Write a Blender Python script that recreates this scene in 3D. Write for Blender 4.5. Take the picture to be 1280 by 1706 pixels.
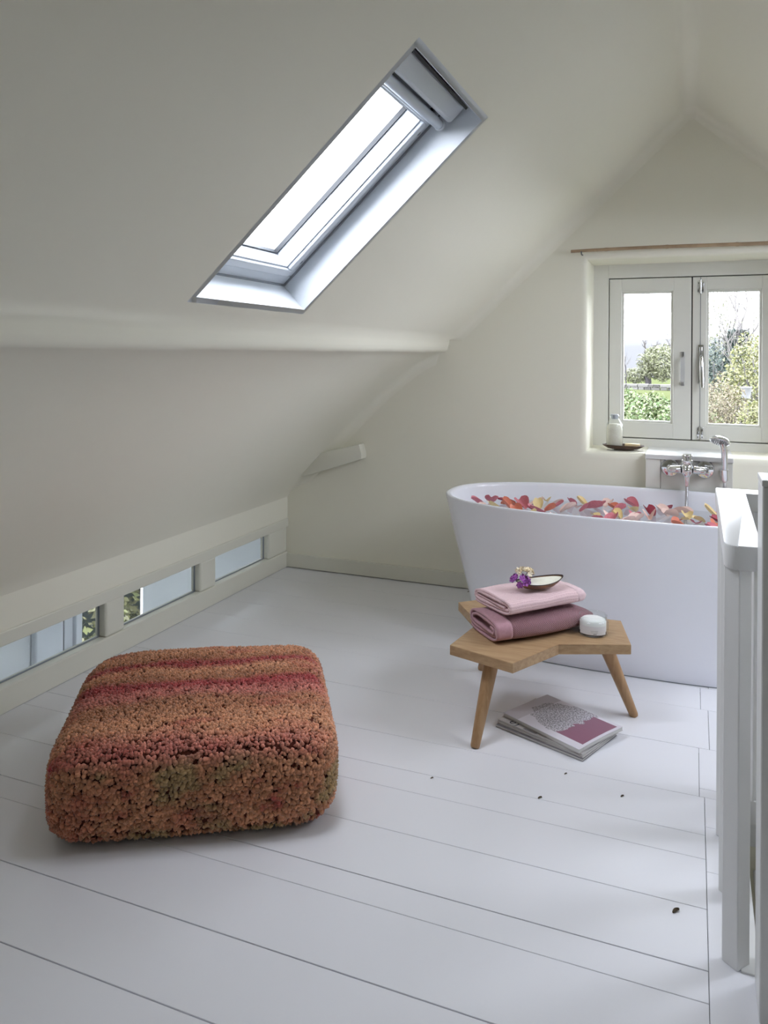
import bpy, bmesh, math, random
import numpy as np
from mathutils import Vector, Matrix, noise
from mathutils.geometry import tessellate_polygon

for _o in list(bpy.data.objects):
    bpy.data.objects.remove(_o)
SC = bpy.context.scene
COL = SC.collection
RND = random.Random(7)
PI = math.pi

# ------------------------------------------------------------------ camera
F_PX, YAW, HORIZON, ROLL, EYE = 1293.4, math.radians(21.76), 588.7, math.radians(0.36), 1.3
_c, _s = math.cos(YAW), math.sin(YAW)
_r, _u, _w = Vector((_c, _s, 0)), Vector((0, 0, 1)), Vector((-_s, _c, 0))
_R = _r * math.cos(ROLL) + _u * math.sin(ROLL)
_U = _u * math.cos(ROLL) - _r * math.sin(ROLL)
cam_data = bpy.data.cameras.new('camera')
cam = bpy.data.objects.new('camera', cam_data)
COL.objects.link(cam)
cam.matrix_world = Matrix(((_R.x, _U.x, -_w.x, 0), (_R.y, _U.y, -_w.y, 0), (_R.z, _U.z, -_w.z, EYE), (0, 0, 0, 1)))
cam_data.sensor_fit = 'HORIZONTAL'
cam_data.sensor_width = 36
cam_data.lens = 36 * F_PX / 1280
cam_data.shift_y = -(853 - HORIZON) / 1280
cam_data.clip_start, cam_data.clip_end = 0.05, 1000
SC.camera = cam

# ------------------------------------------------------------------ sky, exposure
SKY = 19.4
world = bpy.data.worlds.new('overcast_sky')
SC.world = world
world.use_nodes = True
bg = world.node_tree.nodes['Background']
bg.inputs['Color'].default_value = (0.88, 0.935, 1.05, 1)
bg.inputs['Strength'].default_value = SKY
SC.view_settings.view_transform = 'Standard'
SC.view_settings.look = 'None'
SC.view_settings.gamma = 1
SC.view_settings.exposure = 0
SC.view_settings.use_curve_mapping = False
SC.cycles.max_bounces = 12
SC.cycles.diffuse_bounces = 5
SC.cycles.glossy_bounces = 4
SC.cycles.transmission_bounces = 8
SC.cycles.transparent_max_bounces = 16
SC.cycles.sample_clamp_indirect = 6
SC.cycles.caustics_reflective = False
SC.cycles.caustics_refractive = False


def portal(name, loc, direction, up, sx, sy):
    """daylight portal in a window opening"""
    d = bpy.data.lights.new(name, 'AREA')
    d.shape = 'RECTANGLE'
    d.size, d.size_y = sx, sy
    d.cycles.is_portal = True
    o = bpy.data.objects.new(name, d)
    COL.objects.link(o)
    z = -Vector(direction).normalized()
    y = Vector(up).normalized()
    x = y.cross(z).normalized()
    y = z.cross(x)
    o.matrix_world = Matrix(((x.x, y.x, z.x, loc[0]), (x.y, y.y, z.y, loc[1]), (x.z, y.z, z.z, loc[2]), (0, 0, 0, 1)))
    return o


# ------------------------------------------------------------------ materials
def lin(r, g, b):
    f = lambda v: v / 255 / 12.92 if v / 255 <= 0.04045 else ((v / 255 + 0.055) / 1.055) ** 2.4
    return (f(r), f(g), f(b))


def mat(name, col, rough=0.5, metal=0.0, spec=0.5, bump=None, var=None, sheen=0.0, emit=None, trans=0.0, bump2=None):
    """col linear rgb; bump=(scale,strength,distance); var=(scale, other colour, contrast)"""
    m = bpy.data.materials.new(name)
    m.use_nodes = True
    nt = m.node_tree
    b = nt.nodes['Principled BSDF']
    b.inputs['Base Color'].default_value = (*col, 1)
    b.inputs['Roughness'].default_value = rough
    b.inputs['Metallic'].default_value = metal
    b.inputs['Specular IOR Level'].default_value = spec
    if sheen:
        b.inputs['Sheen Weight'].default_value = sheen
    tc = nt.nodes.new('ShaderNodeTexCoord')
    if var:
        n = nt.nodes.new('ShaderNodeTexNoise')
        n.inputs['Scale'].default_value = var[0]
        n.inputs['Detail'].default_value = 5
        nt.links.new(tc.outputs['Object'], n.inputs['Vector'])
        r = nt.nodes.new('ShaderNodeValToRGB')
        k = var[2]
        r.color_ramp.elements[0].position = 0.5 - k
        r.color_ramp.elements[1].position = 0.5 + k
        r.color_ramp.elements[0].color = (*col, 1)
        r.color_ramp.elements[1].color = (*var[1], 1)
        nt.links.new(n.outputs['Fac'], r.inputs['Fac'])
        nt.links.new(r.outputs['Color'], b.inputs['Base Color'])
    last = None
    for bp in (bump, bump2):
        if bp:
            n = nt.nodes.new('ShaderNodeTexNoise')
            n.inputs['Scale'].default_value = bp[0]
            n.inputs['Detail'].default_value = 2
            nt.links.new(tc.outputs['Object'], n.inputs['Vector'])
            q = nt.nodes.new('ShaderNodeBump')
            q.inputs['Strength'].default_value = bp[1]
            q.inputs['Distance'].default_value = bp[2]
            nt.links.new(n.outputs['Fac'], q.inputs['Height'])
            if last:
                nt.links.new(last.outputs['Normal'], q.inputs['Normal'])
            last = q
    if last:
        nt.links.new(last.outputs['Normal'], b.inputs['Normal'])
    return m


def glass_mat(name, tint=(1, 1, 1), ior=1.45, rough=0.0):
    """thin clear pane: straight-through light plus Fresnel reflection"""
    m = bpy.data.materials.new(name)
    m.use_nodes = True
    nt = m.node_tree
    nt.nodes.remove(nt.nodes['Principled BSDF'])
    out = nt.nodes['Material Output']
    t = nt.nodes.new('ShaderNodeBsdfTransparent')
    t.inputs['Color'].default_value = (*tint, 1)
    g = nt.nodes.new('ShaderNodeBsdfGlossy')
    g.inputs['Roughness'].default_value = rough
    lw = nt.nodes.new('ShaderNodeLayerWeight')
    lw.inputs['Blend'].default_value = 0.5
    pw = nt.nodes.new('ShaderNodeMath')
    pw.operation = 'POWER'
    pw.inputs[1].default_value = 5
    fr = nt.nodes.new('ShaderNodeMath')
    fr.operation = 'MULTIPLY_ADD'
    r0 = ((ior - 1) / (ior + 1)) ** 2
    fr.inputs[1].default_value = 1 - r0
    fr.inputs[2].default_value = r0
    nt.links.new(lw.outputs['Facing'], pw.inputs[0])
    nt.links.new(pw.outputs[0], fr.inputs[0])
    mx = nt.nodes.new('ShaderNodeMixShader')
    nt.links.new(fr.outputs[0], mx.inputs[0])
    nt.links.new(t.outputs[0], mx.inputs[1])
    nt.links.new(g.outputs[0], mx.inputs[2])
    nt.links.new(mx.outputs[0], out.inputs['Surface'])
    return m


MT = {}
MT['plaster'] = mat('plaster', lin(240, 237, 222), 0.75, spec=0.25, bump=(5, 0.25, 0.012))
MT['reveal'] = mat('reveal_paint', lin(222, 226, 230), 0.5, spec=0.3)
MT['paint'] = mat('window_paint', lin(228, 227, 220), 0.4, bump=(40, 0.05, 0.002))
MT['trim'] = mat('trim_paint', lin(228, 226, 213), 0.42, bump=(25, 0.08, 0.003))
MT['rail'] = mat('railing_gloss_paint', lin(224, 224, 223), 0.34, spec=0.7, bump=(18, 0.05, 0.002))
MT['floor'] = mat('floor_paint', lin(233, 233, 238), 0.3, spec=0.45, bump=(6, 0.06, 0.01))
MT['gap'] = mat('dark_gap', (0.02, 0.018, 0.015), 0.9)
MT['gasket'] = mat('gasket', (0.03, 0.032, 0.035), 0.6)
MT['tub'] = mat('tub_acrylic', lin(238, 239, 246), 0.16, spec=0.5)
MT['chrome'] = mat('chrome', (0.82, 0.83, 0.85), 0.08, metal=1)
MT['steel'] = mat('brushed_metal', (0.6, 0.6, 0.62), 0.3, metal=1)
MT['satin'] = mat('satin_handle', lin(196, 196, 196), 0.3, spec=0.7)
MT['nozzle'] = mat('nozzle_grey', (0.12, 0.12, 0.13), 0.5)
MT['sky_frame'] = mat('skylight_lacquer', lin(204, 209, 215), 0.35)
MT['sky_bar'] = mat('skylight_bar', lin(188, 194, 202), 0.35, metal=0.3)
MT['grey_cap'] = mat('grey_cap', lin(140, 145, 150), 0.5)
MT['glass'] = glass_mat('window_glass')
MT['black'] = mat('black', (0.012, 0.012, 0.012), 0.6)


# ------------------------------------------------------------------ mesh helpers
LOC = {}


def link(name, me, m=None, parent=None):
    o = bpy.data.objects.new(name, me)
    COL.objects.link(o)
    if m is not None:
        me.materials.append(MT[m] if isinstance(m, str) else m)
    if parent is not None:
        o.parent = parent
        if parent in LOC:
            o.matrix_parent_inverse = Matrix.Translation(-LOC[parent])
    return o


def tag(o, label=None, cat=None, group=None, kind=None):
    if label:
        o['label'] = label
    if cat:
        o['category'] = cat
    if group:
        o['group'] = group
    if kind:
        o['kind'] = kind
    return o


def empty(name, loc, label=None, cat=None, group=None, kind=None):
    o = bpy.data.objects.new(name, None)
    COL.objects.link(o)
    o.location = loc
    o.empty_display_size = 0.1
    LOC[o] = Vector(loc)
    return tag(o, label, cat, group, kind)


def pydata(name, V, Fs, m, parent=None, smooth=False, angle=None):
    me = bpy.data.meshes.new(name)
    me.from_pydata([tuple(v) for v in V], [], [tuple(f) for f in Fs])
    me.validate()
    if smooth:
        me.shade_smooth()
        if angle:
            me.set_sharp_from_angle(angle=math.radians(angle))
    me.update()
    return link(name, me, m, parent)


def fix_normals(me):
    bm = bmesh.new()
    bm.from_mesh(me)
    bmesh.ops.recalc_face_normals(bm, faces=bm.faces)
    bm.to_mesh(me)
    bm.free()


class MB:
    """collects boxes, tubes, prisms, lathes in one bmesh"""

    def __init__(self):
        self.bm = bmesh.new()

    def _add(self, V, Fs):
        vs = [self.bm.verts.new(v) for v in V]
        fs = []
        for f in Fs:
            try:
                fs.append(self.bm.faces.new([vs[i] for i in f]))
            except ValueError:
                pass
        return vs, fs

    def box(self, x0, x1, y0, y1, z0, z1, bev=0.0, seg=2, fn=None):
        V = [Vector((x, y, z)) for z in (z0, z1) for y in (y0, y1) for x in (x0, x1)]
        Fs = [(0, 2, 3, 1), (4, 5, 7, 6), (0, 1, 5, 4), (2, 6, 7, 3), (0, 4, 6, 2), (1, 3, 7, 5)]
        if fn:
            V = [Vector(fn(*v)) for v in V]
        vs, fs = self._add(V, Fs)
        if bev:
            es = list({e for f in fs for e in f.edges})
            bmesh.ops.bevel(self.bm, geom=es, offset=bev, segments=seg, affect='EDGES', profile=0.5)
        return self

    def prism(self, pts, z0, z1, bev=0.0, seg=2, fn=None):
        """pts xy polygon (ccw) extruded in z"""
        n = len(pts)
        V = [Vector((p[0], p[1], z0)) for p in pts] + [Vector((p[0], p[1], z1)) for p in pts]
        if fn:
            V = [Vector(fn(*v)) for v in V]
        Fs = [tuple(range(n - 1, -1, -1)), tuple(range(n, 2 * n))] + [(i, (i + 1) % n, n + (i + 1) % n, n + i) for i in range(n)]
        vs, fs = self._add(V, Fs)
        if bev:
            es = list({e for f in fs for e in f.edges})
            bmesh.ops.bevel(self.bm, geom=es, offset=bev, segments=seg, affect='EDGES', profile=0.5)
        return self

    def tube(self, path, rad, n=12, cap=True, flat=1.0):
        path = [Vector(p) for p in path]
        rads = rad if isinstance(rad, (list, tuple)) else [rad] * len(path)
        t0 = (path[1] - path[0]).normalized()
        ref = Vector((0, 0, 1)) if abs(t0.z) < 0.9 else Vector((1, 0, 0))
        nx = t0.cross(ref).normalized()
        rings = []
        for i, p in enumerate(path):
            a = path[max(i - 1, 0)]
            b = path[min(i + 1, len(path) - 1)]
            t = (b - a).normalized() if (b - a).length > 1e-9 else t0
            nx = (nx - t * nx.dot(t)).normalized()
            ny = t.cross(nx)
            rings.append([self.bm.verts.new(p + (nx * math.cos(2 * PI * k / n) + ny * math.sin(2 * PI * k / n) * flat) * rads[i]) for k in range(n)])
        for i in range(len(rings) - 1):
            for k in range(n):
                self.bm.faces.new((rings[i][k], rings[i][(k + 1) % n], rings[i + 1][(k + 1) % n], rings[i + 1][k]))
        if cap:
            self.bm.faces.new(rings[0][::-1])
            self.bm.faces.new(rings[-1])
        return self

    def lathe(self, prof, n=32, M4=None, sx=1.0, sy=1.0):
        """prof list of (r,z); closed with caps where r==0"""
        M4 = M4 or Matrix()
        rings = []
        for r, z in prof:
            if r <= 1e-9:
                rings.append([self.bm.verts.new(M4 @ Vector((0, 0, z)))])
            else:
                rings.append([self.bm.verts.new(M4 @ Vector((r * sx * math.cos(2 * PI * k / n), r * sy * math.sin(2 * PI * k / n), z))) for k in range(n)])
        for a, b in zip(rings, rings[1:]):
            if len(a) == 1 and len(b) == 1:
                continue
            for k in range(n):
                k2 = (k + 1) % n
                if len(a) == 1:
                    self.bm.faces.new((a[0], b[k2], b[k]))
                elif len(b) == 1:
                    self.bm.faces.new((a[k], a[k2], b[0]))
                else:
                    self.bm.faces.new((a[k], a[k2], b[k2], b[k]))
        return self

    def build(self, name, m, parent=None, smooth=None, recalc=True):
        if recalc:
            bmesh.ops.recalc_face_normals(self.bm, faces=self.bm.faces)
        me = bpy.data.meshes.new(name)
        self.bm.to_mesh(me)
        self.bm.free()
        if smooth:
            me.shade_smooth()
            me.set_sharp_from_angle(angle=math.radians(smooth))
        return link(name, me, m, parent)


def frame_at(loc, axis, up=(0, 0, 1)):
    """matrix whose z is axis"""
    z = Vector(axis).normalized()
    u = Vector(up)
    if abs(z.dot(u)) > 0.98:
        u = Vector((1, 0, 0))
    x = u.cross(z).normalized()
    y = z.cross(x)
    return Matrix(((x.x, y.x, z.x, loc[0]), (x.y, y.y, z.y, loc[1]), (x.z, y.z, z.z, loc[2]), (0, 0, 0, 1)))


def bez(p0, p1, p2, p3, n=16):
    p0, p1, p2, p3 = map(Vector, (p0, p1, p2, p3))
    return [p0 * (1 - t) ** 3 + p1 * 3 * t * (1 - t) ** 2 + p2 * 3 * t * t * (1 - t) + p3 * t ** 3 for t in [i / n for i in range(n + 1)]]


# ================================================================== SETTING
YG = 4.17           # gable wall
XL = -2.29          # knee wall
XR = 2.38
YB = -2.2           # wall behind the camera
SLOPE = 0.94
RIDGE = (-0.066, 2.509)

# ---- floor
PLANK_EDGE_X = 0.037
floor_obj = MB()
for (x0, x1, y0, y1) in ((XL - 0.1, 0.137, YB, 4.3), (0.137, XR + 0.1, YB, 1.80), (0.137, XR + 0.1, 2.52, 4.3), (1.15, XR + 0.1, 1.80, 2.52)):
    floor_obj.box(x0, x1, y0, y1, -0.12, -0.018)
floor_o = tag(floor_obj.build('floor', 'gap'), 'white painted wooden plank floor of the attic', None, kind='structure')


def plank(x0, x1, y0, y1, gap=0.0012, dz=0.0):
    b = MB().box(x0 + 0.0004, x1 - 0.0004, y0 + gap / 2, y1 - gap / 2, -0.018, dz, bev=0.0012, seg=1)
    return b.build('plank', 'floor', floor_o)


lines = [-2.2, -1.95, -1.68, -1.44, -1.17, -0.93, -0.66, -0.42, -0.15, 0.09, 0.33, 0.57, 0.84, 1.06, 1.277, 1.482, 1.69, 1.779, 1.976, 2.171, 2.279, 2.473]
wide = {1.277: 0.0030, 1.482: 0.0026, 1.69: 0.0009, 1.779: 0.0022, 1.976: 0.0018, 2.171: 0.0014, 2.279: 0.0008, 2.473: 0.0026}
for a, b in zip(lines, lines[1:]):
    g0, g1 = wide.get(a, 0.0016), wide.get(b, 0.0016)
    q = MB().box(XL - 0.05, PLANK_EDGE_X - 0.0008, a + g0 / 2, b - g1 / 2, -0.018, RND.uniform(-0.0007, 0), bev=0.0009, seg=1)
    q.build('plank', 'floor', floor_o)
far = [2.473, 2.778, 3.082, 3.282, 3.485, 3.685, 3.93, 4.17]
ends = [0.022, 0.055, 0.03, 0.06, 0.04, 0.05, 0.03]
for i, (a, b) in enumerate(zip(far, far[1:])):
    q = MB().box(XL - 0.05, ends[i], a + (0.0013 if i == 0 else 0.0007), b - 0.0007, -0.018, RND.uniform(-0.0006, 0), bev=0.0009, seg=1)
    q.build('plank', 'floor', floor_o)
    if b > 2.6:
        plank(ends[i] + 0.0008, 0.137 if b < 2.6 else XR, max(a, 2.52), b)
plank(ends[0] + 0.0008, 0.137, 2.473, 2.52)
plank(PLANK_EDGE_X, 0.137, YB, 2.12, 0.0006)
plank(PLANK_EDGE_X, 0.075, 2.12, 2.32, 0.001)
plank(0.075, 0.137, 2.12, 2.25, 0.001)
plank(0.075, 0.137, 2.25, 2.32, 0.001)
plank(PLANK_EDGE_X - 0.0, 0.137, 2.32, 2.473, 0.001)
for a, b in zip(lines, lines[1:]):
    if b <= 1.7:
        plank(0.1378, XR, a, b)
plank(0.1378, XR, 1.69, 1.80)
plank(1.15, XR, 1.80, 2.16)
plank(1.15, XR, 2.16, 2.52)

# ---- stairwell: shaft below the opening with steps
sw = MB()
sw.box(0.10, 0.137, 1.80, 2.52, -2.4, -0.121)
sw.box(1.15, 1.19, 1.80, 2.52, -2.4, -0.121)
sw.box(0.10, 1.19, 1.76, 1.80, -2.4, -0.121)
sw.box(0.10, 1.19, 2.52, 2.56, -2.4, -0.121)
sw.box(0.10, 1.19, 1.76, 2.56, -2.45, -2.4)
tag(sw.build('wall_stairwell', 'plaster'), kind='structure')
st = empty('staircase', (0.64, 2.16, -2.4), 'white wooden attic stair flight going down behind the railing', 'staircase')
for k in range(9):
    x1 = 1.14 - k * 0.105
    z1 = -0.2 - (8 - k) * 0.22
    MB().box(x1 - 0.13, x1, 1.81, 2.51, z1 - 0.03, z1, bev=0.004).build('tread', 'floor', st)
MB().box(0.19, 1.14, 1.803, 1.812, -2.39, -2.2).build('stringer', 'floor', st)

# ---- ceiling: left lower slope, plastered purlin, upper slope, ridge, right slope
NORM_L = Vector((-0.94, 0, 1)).normalized()      # outward
zl = lambda x: RIDGE[1] + SLOPE * (x - RIDGE[0])
zr = lambda x: 2.53 - 0.906 * (x - 0.017)
prof = [(-2.29, 0.425), (-2.275, 0.452), (-2.25, 0.482), (-2.17, 0.568), (-2.083, 0.661), (-1.95, 0.80), (-1.811, 0.938), (-1.68, 1.062), (-1.55, 1.172), (-1.45, 1.243), (-1.37, 1.283),
        (-1.33, 1.302), (-1.303, 1.307), (-1.289, 1.312), (-1.2795, 1.323), (-1.276, 1.338), (-1.273, 1.357), (-1.270, zl(-1.270)), (-1.235, zl(-1.235)), (-1.2, zl(-1.2)), (-0.6, zl(-0.6)), (-0.12, zl(-0.12)), (-0.075, zl(-0.075)), (-0.058, 2.522), (-0.03, 2.528),
        (0.005, 2.530), (0.022, zr(0.022)), (0.06, zr(0.06)), (0.6, zr(0.6)), (1.2, zr(1.2)), (1.8, zr(1.8)), (XR, zr(XR))]
NLOW = 17
HOLES_L = [(1.69, 2.29)]
HOLES_R = [(2.4, 3.0), (3.2, 3.8)]
FIL = 0.07
ys = sorted(set([round(YB + 0.1 * i, 4) for i in range(0, 63)] + [1.69, 2.29, 2.4, 3.0, 3.2, 3.8] + [YG - FIL * t for t in (1, 0.8, 0.6, 0.42, 0.27, 0.15, 0.06, 0.0)]))
ys = [y for y in ys if y <= YG + 1e-6]
ys = [y for i, y in enumerate(ys) if i == 0 or y - ys[i - 1] > 1e-4]
V, Fs = [], []
for i, (x, z) in enumerate(prof):
    a, b = prof[max(i - 1, 0)], prof[min(i + 1, len(prof) - 1)]
    t = Vector((b[0] - a[0], 0, b[1] - a[1])).normalized()
    inward = Vector((t.z, 0, -t.x))
    for y in ys:
        off = 0.0
        d = YG - y
        if d < FIL and i > 2 and not (11 <= i <= 17):
            off = FIL - math.sqrt(max(FIL * FIL - (FIL - d) ** 2, 0))
            off *= 0.75
        if 0 < i < NLOW - 1:
            off += 0.006 * noise.noise(Vector((x * 1.7, y * 1.1, z * 1.7 + 3))) + 0.002 * noise.noise(Vector((x * 5, y * 4, 9)))
        p = Vector((x, y, z)) + inward * off
        V.append(p)
ny = len(ys)
for i in range(len(prof) - 1):
    for j in range(ny - 1):
        x0, x1 = prof[i][0], prof[i + 1][0]
        y0, y1 = ys[j], ys[j + 1]
        hole = False
        if (abs(x0 + 1.2) < 1e-6 and abs(x1 + 0.6) < 1e-6):
            hole = any(y0 >= h0 - 1e-6 and y1 <= h1 + 1e-6 for h0, h1 in HOLES_L)
        if (abs(x0 - 0.6) < 1e-6 and abs(x1 - 1.2) < 1e-6):
            hole = any(y0 >= h0 - 1e-6 and y1 <= h1 + 1e-6 for h0, h1 in HOLES_R)
        if not hole:
            Fs.append((i * ny + j, i * ny + j + 1, (i + 1) * ny + j + 1, (i + 1) * ny + j))
tag(pydata('ceiling', V, Fs, 'plaster', smooth=True, angle=60), 'sloping plastered attic ceiling with a rounded purlin', kind='structure')

# ---- knee walls
kw = MB()
kw.box(XL - 0.12, XL, YB, YG, 0.296, 0.44)
kw.box(XL - 0.12, XL, YB, 2.045 - 0.115, -0.02, 0.296)
tag(kw.build('wall_left', 'plaster'), kind='structure')
tag(MB().box(XR, XR + 0.1, YB, YG, -0.02, 0.45).build('wall_right', 'plaster'), kind='structure')

# ---- gable wall with a hand-plastered window recess
RX0, RX1, RZ0, RZ1 = -0.52, 0.53, 0.797, 1.797
WY = 4.46


def recess_ring(grow, y, n=26, wob=0.004, corner=0.03):
    x0, x1, z0, z1 = RX0 - grow, RX1 + grow, RZ0 - grow, RZ1 + grow
    pts = []
    for (ax, az, bx, bz) in ((x0, z0, x1, z0), (x1, z0, x1, z1), (x1, z1, x0, z1), (x0, z1, x0, z0)):
        for k in range(n):
            t = k / n
            x, z = ax + (bx - ax) * t, az + (bz - az) * t
            x += wob * noise.noise(Vector((x * 6, z * 6, 1.0)))
            z += wob * noise.noise(Vector((x * 6, z * 6, 7.0)))
            pts.append(Vector((x, y, z)))
    return pts


rings = [recess_ring(0.035, YG), recess_ring(0.02, YG + 0.002), recess_ring(0.008, YG + 0.008), recess_ring(0.002, YG + 0.018), recess_ring(0.0, YG + 0.035), recess_ring(0.0, WY + 0.08, wob=0.0015)]
outer = [Vector((-2.45, YG, -0.1)), Vector((2.5, YG, -0.1)), Vector((2.5, YG, 2.75)), Vector((-2.45, YG, 2.75))]
V = []
Fs = []
n0 = len(rings[0])
for rg in rings:
    V += rg
for i in range(len(rings) - 1):
    for k in range(n0):
        k2 = (k + 1) % n0
        Fs.append((i * n0 + k, i * n0 + k2, (i + 1) * n0 + k2, (i + 1) * n0 + k))
base = len(V)
V += outer
tess = tessellate_polygon([[Vector((p.x, p.z, 0)) for p in outer], [Vector((p.x, p.z, 0)) for p in rings[0]]])
idx = [base + i for i in range(4)] + list(range(n0))
for t in tess:
    Fs.append(tuple(idx[i] for i in t))
gw = pydata('wall_gable', V, Fs, 'plaster', smooth=True, angle=40)
fix_normals(gw.data)
tag(gw, 'plastered gable end wall with deep window recess', kind='structure')

# ---- unseen slab added outside to cut sky light on the gable window
tag(MB().box(-1.6, 1.6, YG + 0.38, YG + 1.15, 1.90, 1.98).build('added_sky_blocker', 'trim'), kind='structure')
# ---- baseboard on the gable
bb = MB().box(XL, XR, YG - 0.016, YG + 0.01, 0.004, 0.085, bev=0.003)
tag(bb.build('baseboard_gable', 'trim'), kind='structure')

# ---- wall behind the camera
tag(MB().box(-2.5, 2.6, YB - 0.1, YB, -0.1, 2.7).build('wall_rear', 'plaster'), kind='structure')

# ---- low strip window in the knee wall
wl = empty('window_1', (XL, 3.1, 0.0), 'long low painted strip window at floor level in the knee wall', kind='structure')
PANES = [(2.045, 2.603), (2.722, 3.280), (3.416, 3.955)]
GZ0, GZ1 = 0.095, 0.245
FX0, FX1 = XL - 0.065, XL + 0.004
MB().box(FX0, FX1 + 0.004, 1.93, YG, GZ1, 0.297, bev=0.004).build('top_rail', 'trim', wl)
MB().box(FX0, FX1, 1.93, YG, 0.0, GZ0, bev=0.005).build('bottom_rail', 'trim', wl)
edges = [(1.93, PANES[0][0])] + [(PANES[i][1], PANES[i + 1][0]) for i in range(2)] + [(PANES[2][1], YG)]
for a, b in edges:
    MB().box(FX0, FX1 - 0.006, a, b, GZ0 - 0.002, GZ1 + 0.002, bev=0.012, seg=3).build('mullion', 'trim', wl)
for a, b in PANES:
    MB().box(XL - 0.047, XL - 0.043, a - 0.005, b + 0.005, GZ0 - 0.006, GZ1 + 0.006).build('pane', 'glass', wl)
    g = MB()
    g.box(XL - 0.043, XL - 0.036, a - 0.002, b + 0.002, GZ0 - 0.002, GZ0 + 0.004)
    g.box(XL - 0.043, XL - 0.036, b - 0.004, b + 0.002, GZ0, GZ1)
    g.box(XL - 0.043, XL - 0.036, a - 0.002, a + 0.004, GZ0, GZ1)
    g.build('glazing_gasket', 'grey_cap', wl)

# ---- stub of an old roof brace on the gable
pts = [(-2.15, 0.565), (-1.772, 0.690), (-1.772, 0.722), (-1.788, 0.776), (-2.13, 0.688), (-2.2, 0.62)]
sb = MB().prism(pts, 0, 0.075, bev=0.006, fn=lambda x, y, z: (x, YG + 0.004 - z, y))
tag(sb.build('beam_stub', 'trim', smooth=30), 'painted stub of an old roof brace stuck to the gable wall', 'beam', kind='thing')

# ---- skylights
SKY_PARTS = {}


def skylight(name, side, yc, label):
    """frame in the slope; a runs up the slope, b along y, n out through the roof"""
    if side < 0:
        t, nn, o = Vector((1, 0, SLOPE)).normalized(), Vector((-SLOPE, 0, 1)).normalized(), Vector((-0.9, yc, zl(-0.9)))
    else:
        t, nn, o = Vector((-1, 0, 0.906)).normalized(), Vector((0.906, 0, 1)).normalized(), Vector((0.9, yc, zr(0.9)))
    A = 0.3 / abs(t.x)
    B = 0.30
    P = lambda a, b, n: tuple(o + t * a + Vector((0, b, 0)) + nn * n)
    root = empty(name, o, label, kind='structure')
    # plaster reveal
    rv = MB()
    th = 0.02
    for (a0, a1, b0, b1) in ((-A - th, -A, -B - th, B + th), (A, A + th, -B - th, B + th), (-A, A, -B - th, -B), (-A, A, B, B + th)):
        rv.box(a0, a1, b0, b1, 0.0, 0.22, fn=P)
    rv.build('reveal', 'reveal', root)
    # fixed frame: curved inner strip
    D = 0.11

    def ring(w0, w1, n0, n1, nm, mt, bev=0.0, top_extra=0.0):
        q = MB()
        a0, a1, b0, b1 = -A + w0, A - w0 - top_extra, -B + w0, B - w0
        d = w1 - w0
        for (c0, c1, e0, e1) in ((a0, a0 + d, b0, b1), (a1 - d, a1, b0, b1), (a0 + d, a1 - d, b0, b0 + d), (a0 + d, a1 - d, b1 - d, b1)):
            q.box(c0, c1, e0, e1, n0, n1, bev=bev, fn=P)
        return q.build(nm, mt, root)

    ring(-0.001, 0.005, D - 0.002, D + 0.09, 'lining_groove', 'grey_cap')
    ring(0.0, 0.040, D + 0.004, D + 0.10, 'fixed_frame', 'sky_frame', bev=0.004)
    ring(0.0402, 0.046, D + 0.012, D + 0.09, 'frame_gap', 'gasket')
    ring(0.043, 0.072, D - 0.008, D + 0.075, 'sash_frame', 'sky_frame', bev=0.005, top_extra=0.05)
    ring(0.0725, 0.078, D + 0.004, D + 0.075, 'sash_bead', 'sky_frame', bev=0.001, top_extra=0.05)
    ring(0.0735, 0.0835, D + 0.060, D + 0.0745, 'glazing_gasket', 'gasket', top_extra=0.05)
    MB().box(-A + 0.074, A - 0.124, -B + 0.074, B - 0.074, D + 0.070, D + 0.074, fn=P).build('pane', 'glass', root)
    ring(0.060, 0.082, D + 0.0755, D + 0.125, 'outer_cladding', 'sky_bar', top_extra=0.05)
    ring(0.0, 0.062, D + 0.10, D + 0.12, 'outer_flashing', 'sky_bar', top_extra=0.0)
    MB().box(A - 0.10, A, -B, B, D + 0.02, D + 0.07, fn=P).build('top_board', 'sky_frame', root)
    # ventilation casing with black slot and opening bar along the top
    MB().box(A - 0.075, A - 0.004, -B + 0.002, B - 0.012, D - 0.05, D + 0.05, bev=0.012, seg=3, fn=P).build('vent_casing', 'sky_frame', root)
    MB().box(A - 0.012, A - 0.0035, -B + 0.01, B - 0.06, D - 0.075, D - 0.045, fn=P).build('vent_slot', 'black', root)
    bar = MB().tube([P(A - 0.098, -B + 0.01, D - 0.028), P(A - 0.098, B - 0.035, D - 0.028)], 0.016, 14)
    bar_o = bar.build('opening_bar', 'sky_bar', root, smooth=40)
    MB().tube([P(A - 0.098, B - 0.034, D - 0.028), P(A - 0.098, B - 0.02, D - 0.028)], 0.0175, 14).build('end_cap', 'sky_frame', bar_o, smooth=40)
    for a in (-A + 0.105, A - 0.16):
        m4 = frame_at(P(a, B - 0.022, D + 0.007), -nn)
        MB().lathe([(0, 0.0), (0.011, 0.0), (0.011, 0.003), (0.008, 0.0035)], 16, m4).build('screw_ring', 'sky_frame', root)
        MB().lathe([(0.0078, 0.001), (0.0078, 0.004), (0, 0.004)], 16, m4).build('screw_cap', 'grey_cap', root)
    portal('daylight_' + name, P(0, 0, 0.24), tuple(-nn), tuple(t), 2 * B, 2 * A)
    return root


skylight('window_2', -1, 1.99, 'skylight with white lacquered sash in the sloping ceiling')
skylight('added_window_3', 1, 2.7, 'unseen skylight added for light in the opposite roof slope above the stairs')  # guessed opening out of view, added to brighten the room
skylight('added_window_6', 1, 3.5, 'unseen skylight added for light in the opposite roof slope above the bath end')  # second out-of-view opening, added to light gable wall and tub

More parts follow.
